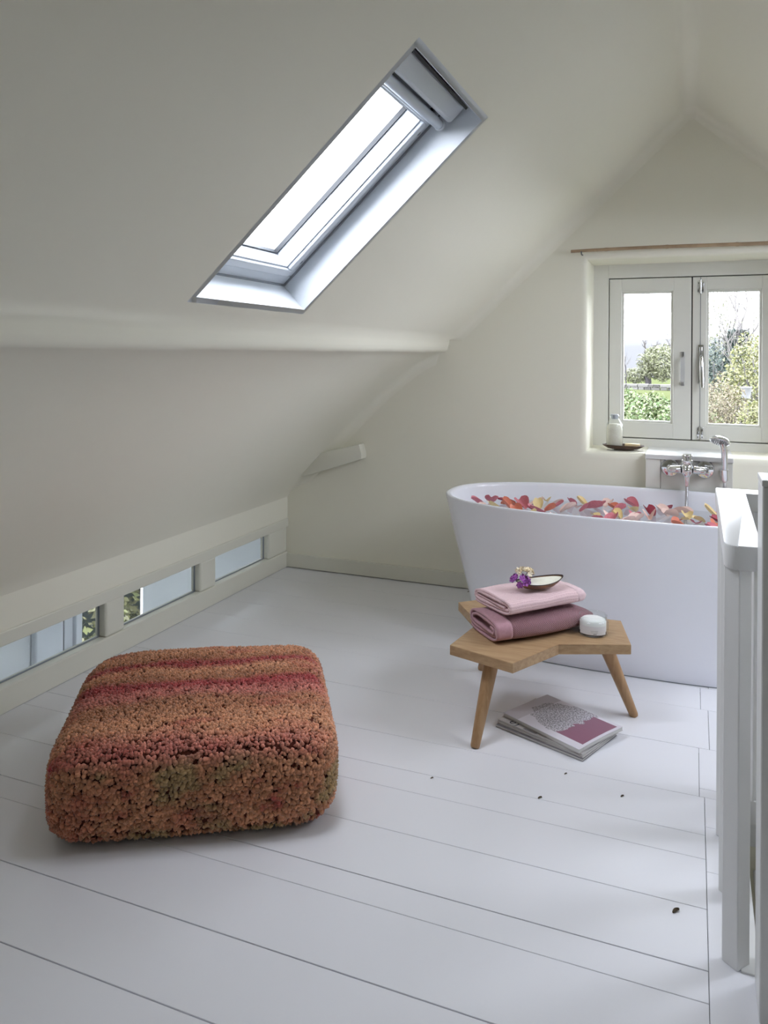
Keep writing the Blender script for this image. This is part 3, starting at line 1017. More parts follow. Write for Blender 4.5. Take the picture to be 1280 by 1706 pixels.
def towel(root, start, ang0, ang1, length, width, height, zbase, turns, t, bands, seed, sag=None, end_round=0.16):
    """flat roll of cloth: a spiral cross-section carried along a slightly curved spine"""
    NP = 150
    path = []
    for i in range(NP):
        u = i / (NP - 1)
        th = -PI * 0.80 + u * turns * 2 * PI      # begins low at the back, runs to the front and over
        k = u * turns
        A = width / 2 - t * 0.55 - k * t * 1.25
        B = height / 2 - t * 0.5 - k * t * 1.28
        B = max(B, t * 0.4)
        c, s = math.cos(th), math.sin(th)
        n = 3.2
        x = A * math.copysign(abs(c) ** (2 / n), c)
        z = B * math.copysign(abs(s) ** (2 / n), s)
        path.append(Vector((x, z)))
    # arc length, normals
    S = [0.0]
    for a, b in zip(path, path[1:]):
        S.append(S[-1] + (b - a).length)
    nrm = []
    for i in range(NP):
        a, b = path[max(i - 1, 0)], path[min(i + 1, NP - 1)]
        d = (b - a).normalized()
        nrm.append(Vector((-d.y, d.x)))
    NS = 40
    spine, angs = [], []
    p = Vector(start)
    for j in range(NS + 1):
        v = j / NS
        a = math.radians(ang0 + (ang1 - ang0) * v * v)
        spine.append(p.copy())
        angs.append(a)
        p = p + Vector((math.cos(a), math.sin(a))) * (length / NS)
    for (v0, v1, nm, m) in bands:
        j0, j1 = round(v0 * NS), round(v1 * NS)
        V, Fs, UV = [], [], []
        prof_n = 2 * NP
        for j in range(j0, j1 + 1):
            v = j / NS
            a = angs[j]
            ax = Vector((math.cos(a), math.sin(a)))
            lt = Vector((math.sin(a), -math.cos(a)))       # towards the viewer's side
            sc = 1.0
            if v > 1 - end_round:
                q = (v - 1 + end_round) / end_round
                sc = math.sqrt(max(1 - 0.80 * q * q, 0.0))
            for side in (1, -1):
                rng = range(NP) if side == 1 else range(NP - 1, -1, -1)
                for i in rng:
                    off = nrm[i] * (t / 2 * side)
                    q = path[i] + off
                    wz = 0.004 * noise.noise(Vector((q.x * 14, v * 4, seed + S[i] * 2))) + 0.0022 * noise.noise(Vector((S[i] * 30, v * 9, seed)))
                    wx = 0.003 * noise.noise(Vector((q.y * 20, v * 5, seed + 5)))
                    hz = height / 2 + q.y * sc
                    if hz > 0.3 * height:
                        hz += wz * 1.0
                        if sag:
                            hz += sag(q.x, v) * (hz / height)
                    hz = max(hz, 0.0003)
                    # the open end is ragged: layers pushed in and out
                    push = (0.010 * noise.noise(Vector((S[i] * 6, seed, 2.0)))) * max(0, 1 - v * 5)
                    lat = (q.x + wx) * (0.9 + 0.1 * sc)
                    pos = spine[j] + lt * (lat - 0.0) + ax * push
                    V.append((pos.x, pos.y, zbase + hz))
                    UV.append((v * length, S[i]))
        nj = j1 - j0 + 1
        for j in range(nj - 1):
            for i in range(prof_n):
                i2 = (i + 1) % prof_n
                Fs.append((j * prof_n + i, j * prof_n + i2, (j + 1) * prof_n + i2, (j + 1) * prof_n + i))
        for jj in (0, nj - 1):
            for i in range(NP - 1):
                k2 = prof_n - 1 - i
                f = (jj * prof_n + i, jj * prof_n + i + 1, jj * prof_n + k2 - 1, jj * prof_n + k2)
                Fs.append(f)
        me = bpy.data.meshes.new(nm)
        me.from_pydata(V, [], Fs)
        me.shade_smooth()
        ul = me.uv_layers.new(name='UVMap')
        lv = np.empty(len(me.loops), dtype=np.int32)
        me.loops.foreach_get('vertex_index', lv)
        ul.data.foreach_set('uv', np.array(UV, dtype=np.float32)[lv].ravel())
        fix_normals(me)
        link(nm, me, m, root)


# spine runs along the middle of each towel
tw = empty('bath_towel', (-0.56, 2.86, ST), 'dusky rose waffle towel folded beneath the lighter pink one on the stool', 'towel')
a0 = math.radians(41.6)
lo_start = Vector((-0.614, 2.606)) + Vector((-math.sin(a0), math.cos(a0))) * 0.112
towel(tw, lo_start, 41.6, 64, 0.395, 0.226, 0.086, ST + 0.0005, 2.55, 0.0085, [(0, 0.15, 'hem_band', 'rose_plain'), (0.15, 1, 'waffle_cloth', 'rose_waffle')], 3, end_round=0.3)
tw2 = empty('hand_towel', (-0.56, 2.93, ST + 0.09), 'light pink ribbed towel folded on top of the rose one', 'towel')
a1 = math.radians(50)
up_start = Vector((-0.575, 2.642)) + Vector((-math.sin(a1), math.cos(a1))) * 0.118
towel(tw2, up_start, 50, 52, 0.345, 0.238, 0.064, ST + 0.0875, 2.3, 0.0082, [(0, 0.87, 'terry_cloth', 'pink_terry'), (0.87, 1, 'hem_band', 'pink_plain')], 11, end_round=0.05)
UT = ST + 0.0875 + 0.064

# ---- shell dish with salts, dried flowers
MT['shell_out'] = mat('shell_brown', lin(150, 108, 66), 0.4, var=(30, lin(96, 66, 42), 0.15))
MT['shell_rim'] = mat('shell_rim', lin(62, 50, 52), 0.5)
BCN = Vector((-0.516, 2.832, UT + 0.003))
bax = math.atan2(0.606, 0.795)
bd = empty('shell_dish', BCN, 'pointed brown shell dish of white salts on the pink towels', 'dish')


def boat(t, k, r):
    th = 2 * PI * k / 48
    c, s = math.cos(th), math.sin(th)
    x = 0.094 * r * c
    y = 0.041 * r * math.copysign(abs(s) ** 1.25, s)
    return x, y


bm4 = Matrix.Translation(BCN) @ Matrix.Rotation(bax, 4, 'Z') @ Matrix.Rotation(math.radians(6), 4, 'X') @ Matrix.Rotation(math.radians(-2.5), 4, 'Y')


def boat_mesh(rows, nm, m, close_first=True, close_last=True):
    V, Fs = [], []
    for r, z in rows:
        for k in range(48):
            x, y = boat(0, k, r)
            lift = 0.010 * (x / 0.094) ** 2 * (1 if z > 0.004 else 0.3)
            V.append(bm4 @ Vector((x, y, z + lift)))
    for i in range(len(rows) - 1):
        for k in range(48):
            k2 = (k + 1) % 48
            Fs.append((i * 48 + k, i * 48 + k2, (i + 1) * 48 + k2, (i + 1) * 48 + k))
    if close_first:
        Fs.append(tuple(range(47, -1, -1)))
    if close_last:
        Fs.append(tuple(range((len(rows) - 1) * 48, len(rows) * 48)))
    o = pydata(nm, V, Fs, m, bd, smooth=True, angle=50)
    fix_normals(o.data)
    return o


boat_mesh([(0.40, 0.0), (0.66, 0.003), (0.86, 0.012), (0.985, 0.0215), (0.955, 0.0215), (0.83, 0.013), (0.5, 0.006)], 'shell_wall', 'shell_out')
boat_mesh([(0.985, 0.0216), (1.005, 0.0225), (1.0, 0.0245), (0.965, 0.0245), (0.95, 0.0222)], 'shell_rim', 'shell_rim', False, False)
boat_mesh([(0.3, 0.008), (0.94, 0.0195), (0.80, 0.0222), (0.45, 0.0245), (0.15, 0.0250)], 'salt_fill', 'salts')
MT['floret_purple'] = mat('floret_purple', lin(196, 118, 200), 0.7, var=(60, lin(156, 84, 170), 0.15))
MT['floret_cream'] = mat('floret_cream', lin(255, 246, 226), 0.7, var=(60, lin(250, 234, 200), 0.15))
MT['stalk'] = mat('dry_stalk', lin(96, 70, 62), 0.7)
fl = empty('dried_flower_sprig', (-0.588, 2.822, UT + 0.03), 'sprig of dried purple and cream flowers on the tip of the shell dish', 'flower')
fr = random.Random(5)
fc = bm4 @ Vector((-0.078, 0.000, 0.030))


def floret(center, direction, r, nm, m):
    m4 = frame_at(center, direction) @ Matrix.Rotation(fr.uniform(0, 6), 4, 'Z')
    V, Fs = [], []
    for k in range(5):
        a = 2 * PI * k / 5
        ps = [(0, 0, 0), (r * 0.75, -r * 0.42, r * 0.35), (r * 1.05, 0, r * 0.55), (r * 0.75, r * 0.42, r * 0.35)]
        b0 = len(V)
        for x, y, z in ps:
            V.append(m4 @ Vector((x * math.cos(a) - y * math.sin(a), x * math.sin(a) + y * math.cos(a), z)))
        V.append(m4 @ Vector((0, 0, -r * 0.9)))
        Fs += [(b0, b0 + 1, b0 + 2), (b0, b0 + 2, b0 + 3), (b0 + 4, b0 + 1, b0), (b0 + 4, b0, b0 + 3)]
    pydata(nm, V, Fs, m, fl)


for k in range(26):
    d = Vector((fr.uniform(-1, 1), fr.uniform(-1, 0.7), fr.uniform(-0.5, 0.8))).normalized()
    floret(fc + Vector((d.x * 0.032, d.y * 0.024, d.z * 0.018 + 0.002)), d, fr.uniform(0.0105, 0.0135), 'purple_floret', 'floret_purple')
for k in range(18):
    d = Vector((fr.uniform(-0.7, 1), fr.uniform(-0.6, 0.8), fr.uniform(0.0, 1.0))).normalized()
    floret(fc + Vector((0.014 + d.x * 0.030, 0.016 + d.y * 0.018, 0.028 + d.z * 0.014)), d, fr.uniform(0.010, 0.0125), 'cream_floret', 'floret_cream')
e1 = bm4 @ Vector((-0.02, 0.047, 0.030))
e2 = bm4 @ Vector((-0.005, 0.050, 0.050))
MB().tube([fc, fc + Vector((0.012, 0.012, -0.004)), e1, bm4 @ Vector((0.0, 0.046, 0.028))], 0.0014, 6).build('stalk', 'stalk', fl)
MB().tube([fc + Vector((0.01, 0.01, 0.008)), (fc + e2) / 2 + Vector((0, 0, 0.004)), e2, e2 + Vector((-0.002, 0.0, -0.014))], 0.0014, 6).build('stalk', 'stalk', fl)

# ---- glass jar of cream
JC = Vector((-0.331, 2.870, ST + 0.0008))
MT['cream'] = mat('cream', lin(240, 240, 238), 0.6)
MT['label'] = mat('jar_label', lin(228, 228, 232), 0.6)
MT['ink'] = mat('label_ink', lin(112, 114, 122), 0.7)
MT['ink_dark'] = mat('label_ink_dark', lin(60, 62, 76), 0.7)
jar = empty('glass_jar', JC, 'open clear glass jar of white cream on the right arm of the stool', 'jar')
jm = Matrix.Translation(JC)
JR = 0.0535
MB().lathe([(0, 0), (0.044, 0.0), (JR - 0.001, 0.003), (JR, 0.008), (JR, 0.044), (JR - 0.002, 0.048), (JR - 0.005, 0.051), (JR - 0.005, 0.065), (JR - 0.0035, 0.067), (JR - 0.0055, 0.0685), (JR - 0.0085, 0.067), (JR - 0.0085, 0.051), (JR - 0.009, 0.049)], 48, jm).build('glass_wall', 'clear', jar, smooth=40)
MB().lathe([(0, 0.009), (0.044, 0.009), (0.0465, 0.012), (0.0465, 0.046), (0.0430, 0.0505), (0.035, 0.054), (0.02, 0.0555), (0, 0.056)], 40, jm).build('cream_fill', 'cream', jar, smooth=60)
MB().lathe([(0.0455, 0.0045), (0.0475, 0.0045), (0.0475, 0.0080), (0.0455, 0.0080)], 40, jm).build('base_band', 'shell_rim', jar)
la = -1.456          # faces the viewer
lv_, lf = [], []
for i in range(25):
    a = la - 0.95 + 1.9 * i / 24
    for z in (0.0095, 0.0395):
        lv_.append(JC + Vector(((JR + 0.0004) * math.cos(a), (JR + 0.0004) * math.sin(a), z)))
for i in range(24):
    lf.append((2 * i, 2 * i + 2, 2 * i + 3, 2 * i + 1))
lab = pydata('label', lv_, lf, 'label', jar, smooth=True)


def wrap_text(body, size, z, center, m, nm, parent, R):
    cu = bpy.data.curves.new(nm, 'FONT')
    cu.body = body
    cu.size = size
    cu.align_x = 'CENTER'
    tmp = bpy.data.objects.new(nm, cu)
    COL.objects.link(tmp)
    dg = bpy.context.evaluated_depsgraph_get()
    me = bpy.data.meshes.new_from_object(tmp.evaluated_get(dg))
    bpy.data.objects.remove(tmp)
    for v in me.vertices:
        a = center + v.co.x / R
        v.co = JC + Vector((R * math.cos(a), R * math.sin(a), z + v.co.y))
    return link(nm, me, m, parent)


wrap_text('=========', 0.0050, 0.0225, la + 0.10, 'ink', 'lettering', lab, JR + 0.0008)
wrap_text('=== = ===', 0.0050, 0.0175, la + 0.10, 'ink', 'lettering', lab, JR + 0.0008)
wrap_text('###', 0.0065, 0.0115, la + 0.14, 'ink_dark', 'lettering', lab, JR + 0.0008)

# ---- magazines under the stool
MT['pages'] = mat('page_edges', lin(205, 203, 200), 0.8, bump=(300, 0.3, 0.001))
MT['cover_grey'] = mat('cover_grey', lin(206, 202, 200), 0.35, var=(9, lin(190, 186, 186), 0.3))
MT['cover_dark'] = mat('cover_dark', lin(150, 146, 150), 0.35, var=(9, lin(96, 94, 100), 0.3))


def print_mat():
    """top cover: tree of ink specks, pale margin, mauve hill (flat print, UV 0..1 along spine, across)"""
    m = mat('cover_print', lin(214, 208, 214), 0.3)
    nt = m.node_tree
    b = nt.nodes['Principled BSDF']
    uv = nt.nodes.new('ShaderNodeUVMap')
    sep = nt.nodes.new('ShaderNodeSeparateXYZ')
    nt.links.new(uv.outputs[0], sep.inputs[0])

    def math_(op, a, bb=None, c=None):
        n = nt.nodes.new('ShaderNodeMath')
        n.operation = op
        for i, v in enumerate((a, bb, c)):
            if v is None:
                continue
            if isinstance(v, (int, float)):
                n.inputs[i].default_value = v
            else:
                nt.links.new(v, n.inputs[i])
        return n.outputs[0]

    U, Vv = sep.outputs[0], sep.outputs[1]
    ns = nt.nodes.new('ShaderNodeTexNoise')
    ns.inputs['Scale'].default_value = 5
    nt.links.new(uv.outputs[0], ns.inputs['Vector'])
    wob = math_('MULTIPLY', math_('SUBTRACT', ns.outputs['Fac'], 0.5), 0.34)
    # ellipse for the foliage
    ex = math_('DIVIDE', math_('SUBTRACT', U, 0.50), 0.37)
    ey = math_('DIVIDE', math_('SUBTRACT', Vv, 0.58), 0.44)
    el = math_('ADD', math_('MULTIPLY', ex, ex), math_('MULTIPLY', ey, ey))
    el = math_('ADD', el, math_('MULTIPLY', wob, 3.0))
    tree = math_('LESS_THAN', el, 1.0)
    n2 = nt.nodes.new('ShaderNodeTexNoise')
    n2.inputs['Scale'].default_value = 58
    n2.inputs['Detail'].default_value = 5
    n2.inputs['Roughness'].default_value = 0.75
    nt.links.new(uv.outputs[0], n2.inputs['Vector'])
    dots = math_('GREATER_THAN', n2.outputs['Fac'], 0.505)
    ink = math_('MULTIPLY', tree, dots)
    # mauve hill near the low-u corner
    h1 = math_('LESS_THAN', math_('ADD', U, wob), 0.34)
    h2 = math_('GREATER_THAN', U, 0.035)
    h3 = math_('GREATER_THAN', Vv, 0.14)
    h4 = math_('LESS_THAN', Vv, 0.93)
    hill = math_('MULTIPLY', math_('MULTIPLY', h1, h2), math_('MULTIPLY', h3, h4))

    def mixc(f, a, bcol):
        n = nt.nodes.new('ShaderNodeMix')
        n.data_type = 'RGBA'
        nt.links.new(f, n.inputs[0])
        if isinstance(a, tuple):
            n.inputs[6].default_value = (*a, 1)
        else:
            nt.links.new(a, n.inputs[6])
        n.inputs[7].default_value = (*bcol, 1)
        return n.outputs[2]

    top = math_('GREATER_THAN', U, 0.80)
    c = mixc(math_('MULTIPLY', top, 0.6), lin(222, 218, 226), lin(176, 168, 172))
    c = mixc(math_('MULTIPLY', ink, 0.85), c, lin(62, 58, 62))
    c = mixc(hill, c, lin(142, 96, 116))
    nt.links.new(c, b.inputs['Base Color'])
    return m


MT['cover_print'] = print_mat()


def magazine(c0, ang, L, Wd, z0, z1, label, cover, bend=0.0, group=None):
    """c0 near corner; long side runs along ang, width along ang-90"""
    a = math.radians(ang)
    d = Vector((math.cos(a), math.sin(a)))
    e = Vector((math.sin(a), -math.cos(a)))
    root = empty('magazine', (c0[0], c0[1], z0), label, 'magazine', group)

    def slab(zz0, zz1, ins, nm, m, spine_in=0.0):
        V, Fs, UV = [], [], []
        NU, NV = 12, 10
        for lay in (0, 1):
            for i in range(NU + 1):
                for j in range(NV + 1):
                    u, v = i / NU, j / NV
                    p = Vector(c0) + d * (ins + (L - 2 * ins) * u) + e * (spine_in + (Wd - ins - spine_in) * v)
                    bz = bend * math.sin(PI * min(v * 1.0, 1)) * (1 - 0.8 * u) + bend * 0.9 * (v ** 2) * (1 - u)
                    V.append((p.x, p.y, (zz1 if lay else zz0) + bz))
                    UV.append((u, v))
        K = (NU + 1) * (NV + 1)
        ix = lambda l, i, j: l * K + i * (NV + 1) + j
        for i in range(NU):
            for j in range(NV):
                Fs.append((ix(1, i, j), ix(1, i + 1, j), ix(1, i + 1, j + 1), ix(1, i, j + 1)))
                Fs.append((ix(0, i, j), ix(0, i, j + 1), ix(0, i + 1, j + 1), ix(0, i + 1, j)))
        for i in range(NU):
            for j in (0, NV):
                Fs.append((ix(0, i, j), ix(0, i + 1, j), ix(1, i + 1, j), ix(1, i, j)))
        for j in range(NV):
            for i in (0, NU):
                Fs.append((ix(0, i, j), ix(0, i, j + 1), ix(1, i, j + 1), ix(1, i, j)))
        me = bpy.data.meshes.new(nm)
        me.from_pydata(V, [], Fs)
        ul = me.uv_layers.new(name='UVMap')
        for lp in me.loops:
            ul.data[lp.index].uv = UV[lp.vertex_index]
        fix_normals(me)
        return link(nm, me, m, root)

    t = 0.0008
    slab(z0 + t, z1 - t, 0.0015, 'pages', 'pages', 0.0008)
    slab(z1 - t, z1, 0.0, 'front_cover', cover)
    slab(z0, z0 + t, 0.0, 'back_cover', cover if cover != 'cover_print' else 'cover_grey')
    # spine strip on the long side facing the viewer
    return root


magazine((-0.322, 2.540), 158.5, 0.335, 0.235, 0.0006, 0.0085, 'bottom magazine of the stack lying under the stool', 'cover_dark', 0.0)
magazine((-0.322, 2.545), 157.5, 0.335, 0.235, 0.0088, 0.0145, 'thin second magazine from the floor in the stack beneath the stool', 'cover_grey', 0.0)
mg = magazine((-0.323, 2.548), 157.0, 0.335, 0.235, 0.0148, 0.0205, 'third magazine from the floor, grey with black lettering, under the top one', 'cover_grey', 0.0)
magazine((-0.334, 2.545), 150.3, 0.326, 0.238, 0.0212, 0.034, 'topmost magazine with a mauve hill and speckled tree on its cover', 'cover_print', 0.004)


def flat_text(body, size, loc, ang, z, m, nm, parent):
    cu = bpy.data.curves.new(nm, 'FONT')
    cu.body = body
    cu.size = size
    tmp = bpy.data.objects.new(nm, cu)
    COL.objects.link(tmp)
    dg = bpy.context.evaluated_depsgraph_get()
    me = bpy.data.meshes.new_from_object(tmp.evaluated_get(dg))
    bpy.data.objects.remove(tmp)
    R2 = Matrix.Rotation(math.radians(ang), 3, 'Z')
    for v in me.vertices:
        q = R2 @ Vector((v.co.x, v.co.y, 0))
        v.co = Vector((loc[0] + q.x, loc[1] + q.y, z))
    return link(nm, me, m, parent)


flat_text('e)', 0.05, (-0.592, 2.668), -22, 0.0209, 'ink_dark', 'lettering', mg)
flat_text('#####', 0.018, (-0.535, 2.640), -22, 0.0209, 'ink_dark', 'lettering', mg)

# ---- pouf: patchwork wool floor cushion
PC, PANG = Vector((-1.412, 2.034, 0)), math.radians(32.0)
PA, PB, PH = 0.381, 0.364, 0.264


def pouf_mat():
    m = mat('pouf_wool', lin(150, 96, 66), 0.95, spec=0.1, sheen=0.3)
    nt = m.node_tree
    b = nt.nodes['Principled BSDF']
    tc = nt.nodes.new('ShaderNodeTexCoord')
    geo = nt.nodes.new('ShaderNodeNewGeometry')
    sep = nt.nodes.new('ShaderNodeSeparateXYZ')
    at = nt.nodes.new('ShaderNodeAttribute')
    at.attribute_name = 'tuft_pos'
    nt.links.new(at.outputs['Vector'], sep.inputs[0])

    def N(scale, detail=4, off=(0, 0, 0), sc=(1, 1, 1)):
        mp = nt.nodes.new('ShaderNodeMapping')
        mp.inputs['Location'].default_value = off
        mp.inputs['Scale'].default_value = sc
        n = nt.nodes.new('ShaderNodeTexNoise')
        n.inputs['Scale'].default_value = scale
        n.inputs['Detail'].default_value = detail
        nt.links.new(at.outputs['Vector'], mp.inputs['Vector'])
        nt.links.new(mp.outputs['Vector'], n.inputs['Vector'])
        return n.outputs['Fac']

    def ramp(f, stops):
        r = nt.nodes.new('ShaderNodeValToRGB')
        while len(r.color_ramp.elements) < len(stops):
            r.color_ramp.elements.new(0.5)
        for e, (p, c) in zip(r.color_ramp.elements, stops):
            e.position = p
            e.color = (*c, 1) if len(c) == 3 else c
        nt.links.new(f, r.inputs['Fac'])
        return r.outputs['Color']

    def mx(f, a, c):
        n = nt.nodes.new('ShaderNodeMix')
        n.data_type = 'RGBA'
        nt.links.new(f, n.inputs[0])
        nt.links.new(a, n.inputs[6])
        nt.links.new(c, n.inputs[7])
        return n.outputs[2]

    orange, brown, red, pink, olive = lin(196, 140, 106), lin(170, 116, 86), lin(158, 66, 66), lin(188, 116, 104), lin(160, 132, 94)
    # top: bands across, varying along local y
    mp = nt.nodes.new('ShaderNodeMath')
    mp.operation = 'MULTIPLY_ADD'
    nz = N(4, 4)
    mp.inputs[1].default_value = 0.16
    nt.links.new(nz, mp.inputs[0])
    nt.links.new(sep.outputs[1], mp.inputs[2])
    mr = nt.nodes.new('ShaderNodeMapRange')
    mr.inputs[1].default_value = -0.36 + 0.08
    mr.inputs[2].default_value = 0.36 + 0.08
    nt.links.new(mp.outputs[0], mr.inputs[0])
    bands = ramp(mr.outputs[0], [(0.0, pink), (0.16, orange), (0.34, brown), (0.44, pink), (0.52, red), (0.58, brown), (0.66, orange), (0.73, red), (0.79, brown), (0.87, orange), (1.0, orange)])
    bands.node.color_ramp.interpolation = 'EASE'
    # sides: soft patches
    side = ramp(N(5.5, 3, (3, 1, 2), (1, 1, 1.6)), [(0.36, olive), (0.43, brown), (0.50, orange), (0.56, brown), (0.63, red)])
    zf = nt.nodes.new('ShaderNodeMapRange')
    zf.inputs[1].default_value = 0.20
    zf.inputs[2].default_value = 0.245
    nt.links.new(sep.outputs[2], zf.inputs[0])
    c = mx(zf.outputs[0], side, bands)
    # blotches of red over both
    rb = nt.nodes.new('ShaderNodeMapRange')
    rb.inputs[1].default_value, rb.inputs[2].default_value = 0.56, 0.70
    rb.inputs[4].default_value = 0.6
    nt.links.new(N(8, 3, (7, 3, 1), (0.6, 1.3, 1)), rb.inputs[0])
    rc = nt.nodes.new('ShaderNodeRGB')
    rc.outputs[0].default_value = (*red, 1)
    c = mx(rb.outputs[0], c, rc.outputs[0])
    # every knot its own shade
    hv = nt.nodes.new('ShaderNodeHueSaturation')
    vr = nt.nodes.new('ShaderNodeMapRange')
    vr.inputs[3].default_value, vr.inputs[4].default_value = 0.72, 1.42
    nt.links.new(geo.outputs['Random Per Island'], vr.inputs[0])
    nt.links.new(vr.outputs[0], hv.inputs['Value'])
    nt.links.new(c, hv.inputs['Color'])
    nt.links.new(hv.outputs[0], b.inputs['Base Color'])
    return m


MT['pouf'] = pouf_mat()
MT['pouf_core'] = mat('pouf_backing', lin(96, 52, 40), 0.95, spec=0.05, var=(12, lin(70, 34, 30), 0.2), bump=(120, 0.5, 0.006))


def pouf_point(p):
    """cube direction -> rounded, slightly slumped cushion; local, z from 0"""
    x, y, z = p
    e = 8.0
    s = (abs(x) ** e + abs(y) ** e + abs(z) ** 6.0) ** (-1 / e)
    q = Vector((x * s, y * s, z * s))
    bul = 1 + 0.025 * (1 - q.z * q.z)
    lx, ly = q.x * PA * bul, q.y * PB * bul
    if q.z < 0:
        lx *= 1 - 0.05 * (q.z ** 4)
        ly *= 1 - 0.05 * (q.z ** 4)
    lz = PH / 2 + q.z * PH / 2
    if q.z > 0.3:
        lz -= 0.012 * (abs(q.x) ** 3) + 0.004 * abs(q.y)
        lz += 0.006 * noise.noise(Vector((lx * 5, ly * 5, 2)))
    lx += 0.010 * noise.noise(Vector((lx * 4, ly * 4, lz * 5)))
    ly += 0.010 * noise.noise(Vector((lx * 4 + 9, ly * 4, lz * 5)))
    return Vector((lx, ly, max(lz, 0.004)))


def pouf_surface(n=44):
    V, Fs, key = [], [], {}

    def vid(p):
        k = (round(p[0], 5), round(p[1], 5), round(p[2], 5))
        if k not in key:
            key[k] = len(V)
            V.append(pouf_point(p))
        return key[k]

    for ax in range(3):
        for sg in (-1, 1):
            for i in range(n):
                for j in range(n):
                    f = []
                    for (a, b) in ((i, j), (i + 1, j), (i + 1, j + 1), (i, j + 1)):
                        c = [0, 0, 0]
                        c[ax] = sg
                        c[(ax + 1) % 3] = math.tan((a / n * 2 - 1) * PI / 4)
                        c[(ax + 2) % 3] = math.tan((b / n * 2 - 1) * PI / 4)
                        f.append(vid(c))
                    Fs.append(f if sg > 0 else f[::-1])
    return V, Fs


pouf = empty('floor_pouf', PC, 'square patchwork wool pouf in rust, red and olive on the floorboards', 'pouf')
R3 = Matrix.Rotation(PANG, 3, 'Z')
V, Fs = pouf_surface()
core = pydata('cushion', [PC + R3 @ v for v in V], Fs, 'pouf_core', pouf, smooth=True)
# woollen knots
tri = []
for f in Fs:
    tri += [(f[0], f[1], f[2]), (f[0], f[2], f[3])]
Va = np.array([tuple(v) for v in V])
T = np.array(tri)
cr_ = np.cross(Va[T[:, 1]] - Va[T[:, 0]], Va[T[:, 2]] - Va[T[:, 0]])
area = np.linalg.norm(cr_, axis=1) / 2
nrm_ = cr_ / (2 * area[:, None] + 1e-12)
cen_ = Va[T].mean(axis=1)
keep = cen_[:, 2] > 0.006
wgt = area * keep * np.where(nrm_[:, 2] < -0.4, 0.3, 1.0)
rg = np.random.default_rng(4)
NK = 34000
pick = rg.choice(len(T), NK, p=wgt / wgt.sum())
r1, r2 = rg.random((2, NK))
sq = np.sqrt(r1)
pos = Va[T[pick, 0]] * (1 - sq)[:, None] + Va[T[pick, 1]] * (sq * (1 - r2))[:, None] + Va[T[pick, 2]] * (sq * r2)[:, None]
nn_ = nrm_[pick]
# leave a furrow along the top seams
edge_d = np.minimum(np.abs(np.abs(pos[:, 0]) - PA * 0.955), np.abs(np.abs(pos[:, 1]) - PB * 0.955))
seam = (nn_[:, 2] > 0.62) & (nn_[:, 2] < 0.70) & (rg.random(NK) < 0.7)
ok = ~seam
pos, nn_ = pos[ok], nn_[ok]
NK = len(pos)
# low-poly knot: 2 rings of 5 + poles
ring = []
for zz, rr_ in ((-0.35, 0.85), (0.4, 0.8)):
    for k in range(5):
        a = 2 * PI * (k + (0.5 if zz > 0 else 0)) / 5
        ring.append((rr_ * math.cos(a), rr_ * math.sin(a), zz))
base_v = np.array(ring + [(0, 0, -0.9), (0, 0, 1.0)])
bf = []
for k in range(5):
    k2 = (k + 1) % 5
    bf += [(k, k2, 5 + k), (k2, 5 + k2, 5 + k), (10, k2, k), (11, 5 + k, 5 + k2)]
bf = np.array(bf)
tn = rg.normal(size=(NK, 3))
tn = np.cross(nn_, tn)
tn /= np.linalg.norm(tn, axis=1)[:, None]
bn = np.cross(nn_, tn)
is_top = nn_[:, 2] > 0.7
size = rg.uniform(0.0042, 0.0078, NK) * np.where(is_top, 0.82, 1.0)
elong = rg.uniform(0.8, 1.5, NK)
lean = rg.normal(size=(NK, 3)) * 0.28
zax = nn_ + lean
zax /= np.linalg.norm(zax, axis=1)[:, None]
W = (base_v[None, :, 0:1] * (tn * (size * elong)[:, None])[:, None, :] + base_v[None, :, 1:2] * (bn * size[:, None])[:, None, :] + base_v[None, :, 2:3] * (zax * (size * 1.25)[:, None])[:, None, :])
W += pos[:, None, :] + (nn_ * (size * 0.45)[:, None])[:, None, :]
W += rg.normal(size=W.shape) * 0.0006
local = W.reshape(-1, 3)
local[:, 2] = np.maximum(local[:, 2], 0.0012)
R3n = np.array(R3)
wv = local @ R3n.T + np.array(PC)
FF = (bf[None] + (np.arange(NK) * 12)[:, None, None]).reshape(-1, 3)
me = bpy.data.meshes.new('wool_pile')
me.vertices.add(len(wv))
me.vertices.foreach_set('co', wv.astype(np.float32).ravel())
me.loops.add(FF.size)
me.loops.foreach_set('vertex_index', FF.astype(np.int32).ravel())
me.polygons.add(len(FF))
me.polygons.foreach_set('loop_start', (np.arange(len(FF)) * 3).astype(np.int32))
me.polygons.foreach_set('loop_total', np.full(len(FF), 3, np.int32))
me.update(calc_edges=True)
me.shade_smooth()
att = me.attributes.new('tuft_pos', 'FLOAT_VECTOR', 'POINT')
att.data.foreach_set('vector', np.repeat(pos, 12, axis=0).astype(np.float32).ravel())
wp = link('wool_pile', me, 'pouf', pouf)
wp['kind'] = 'stuff'
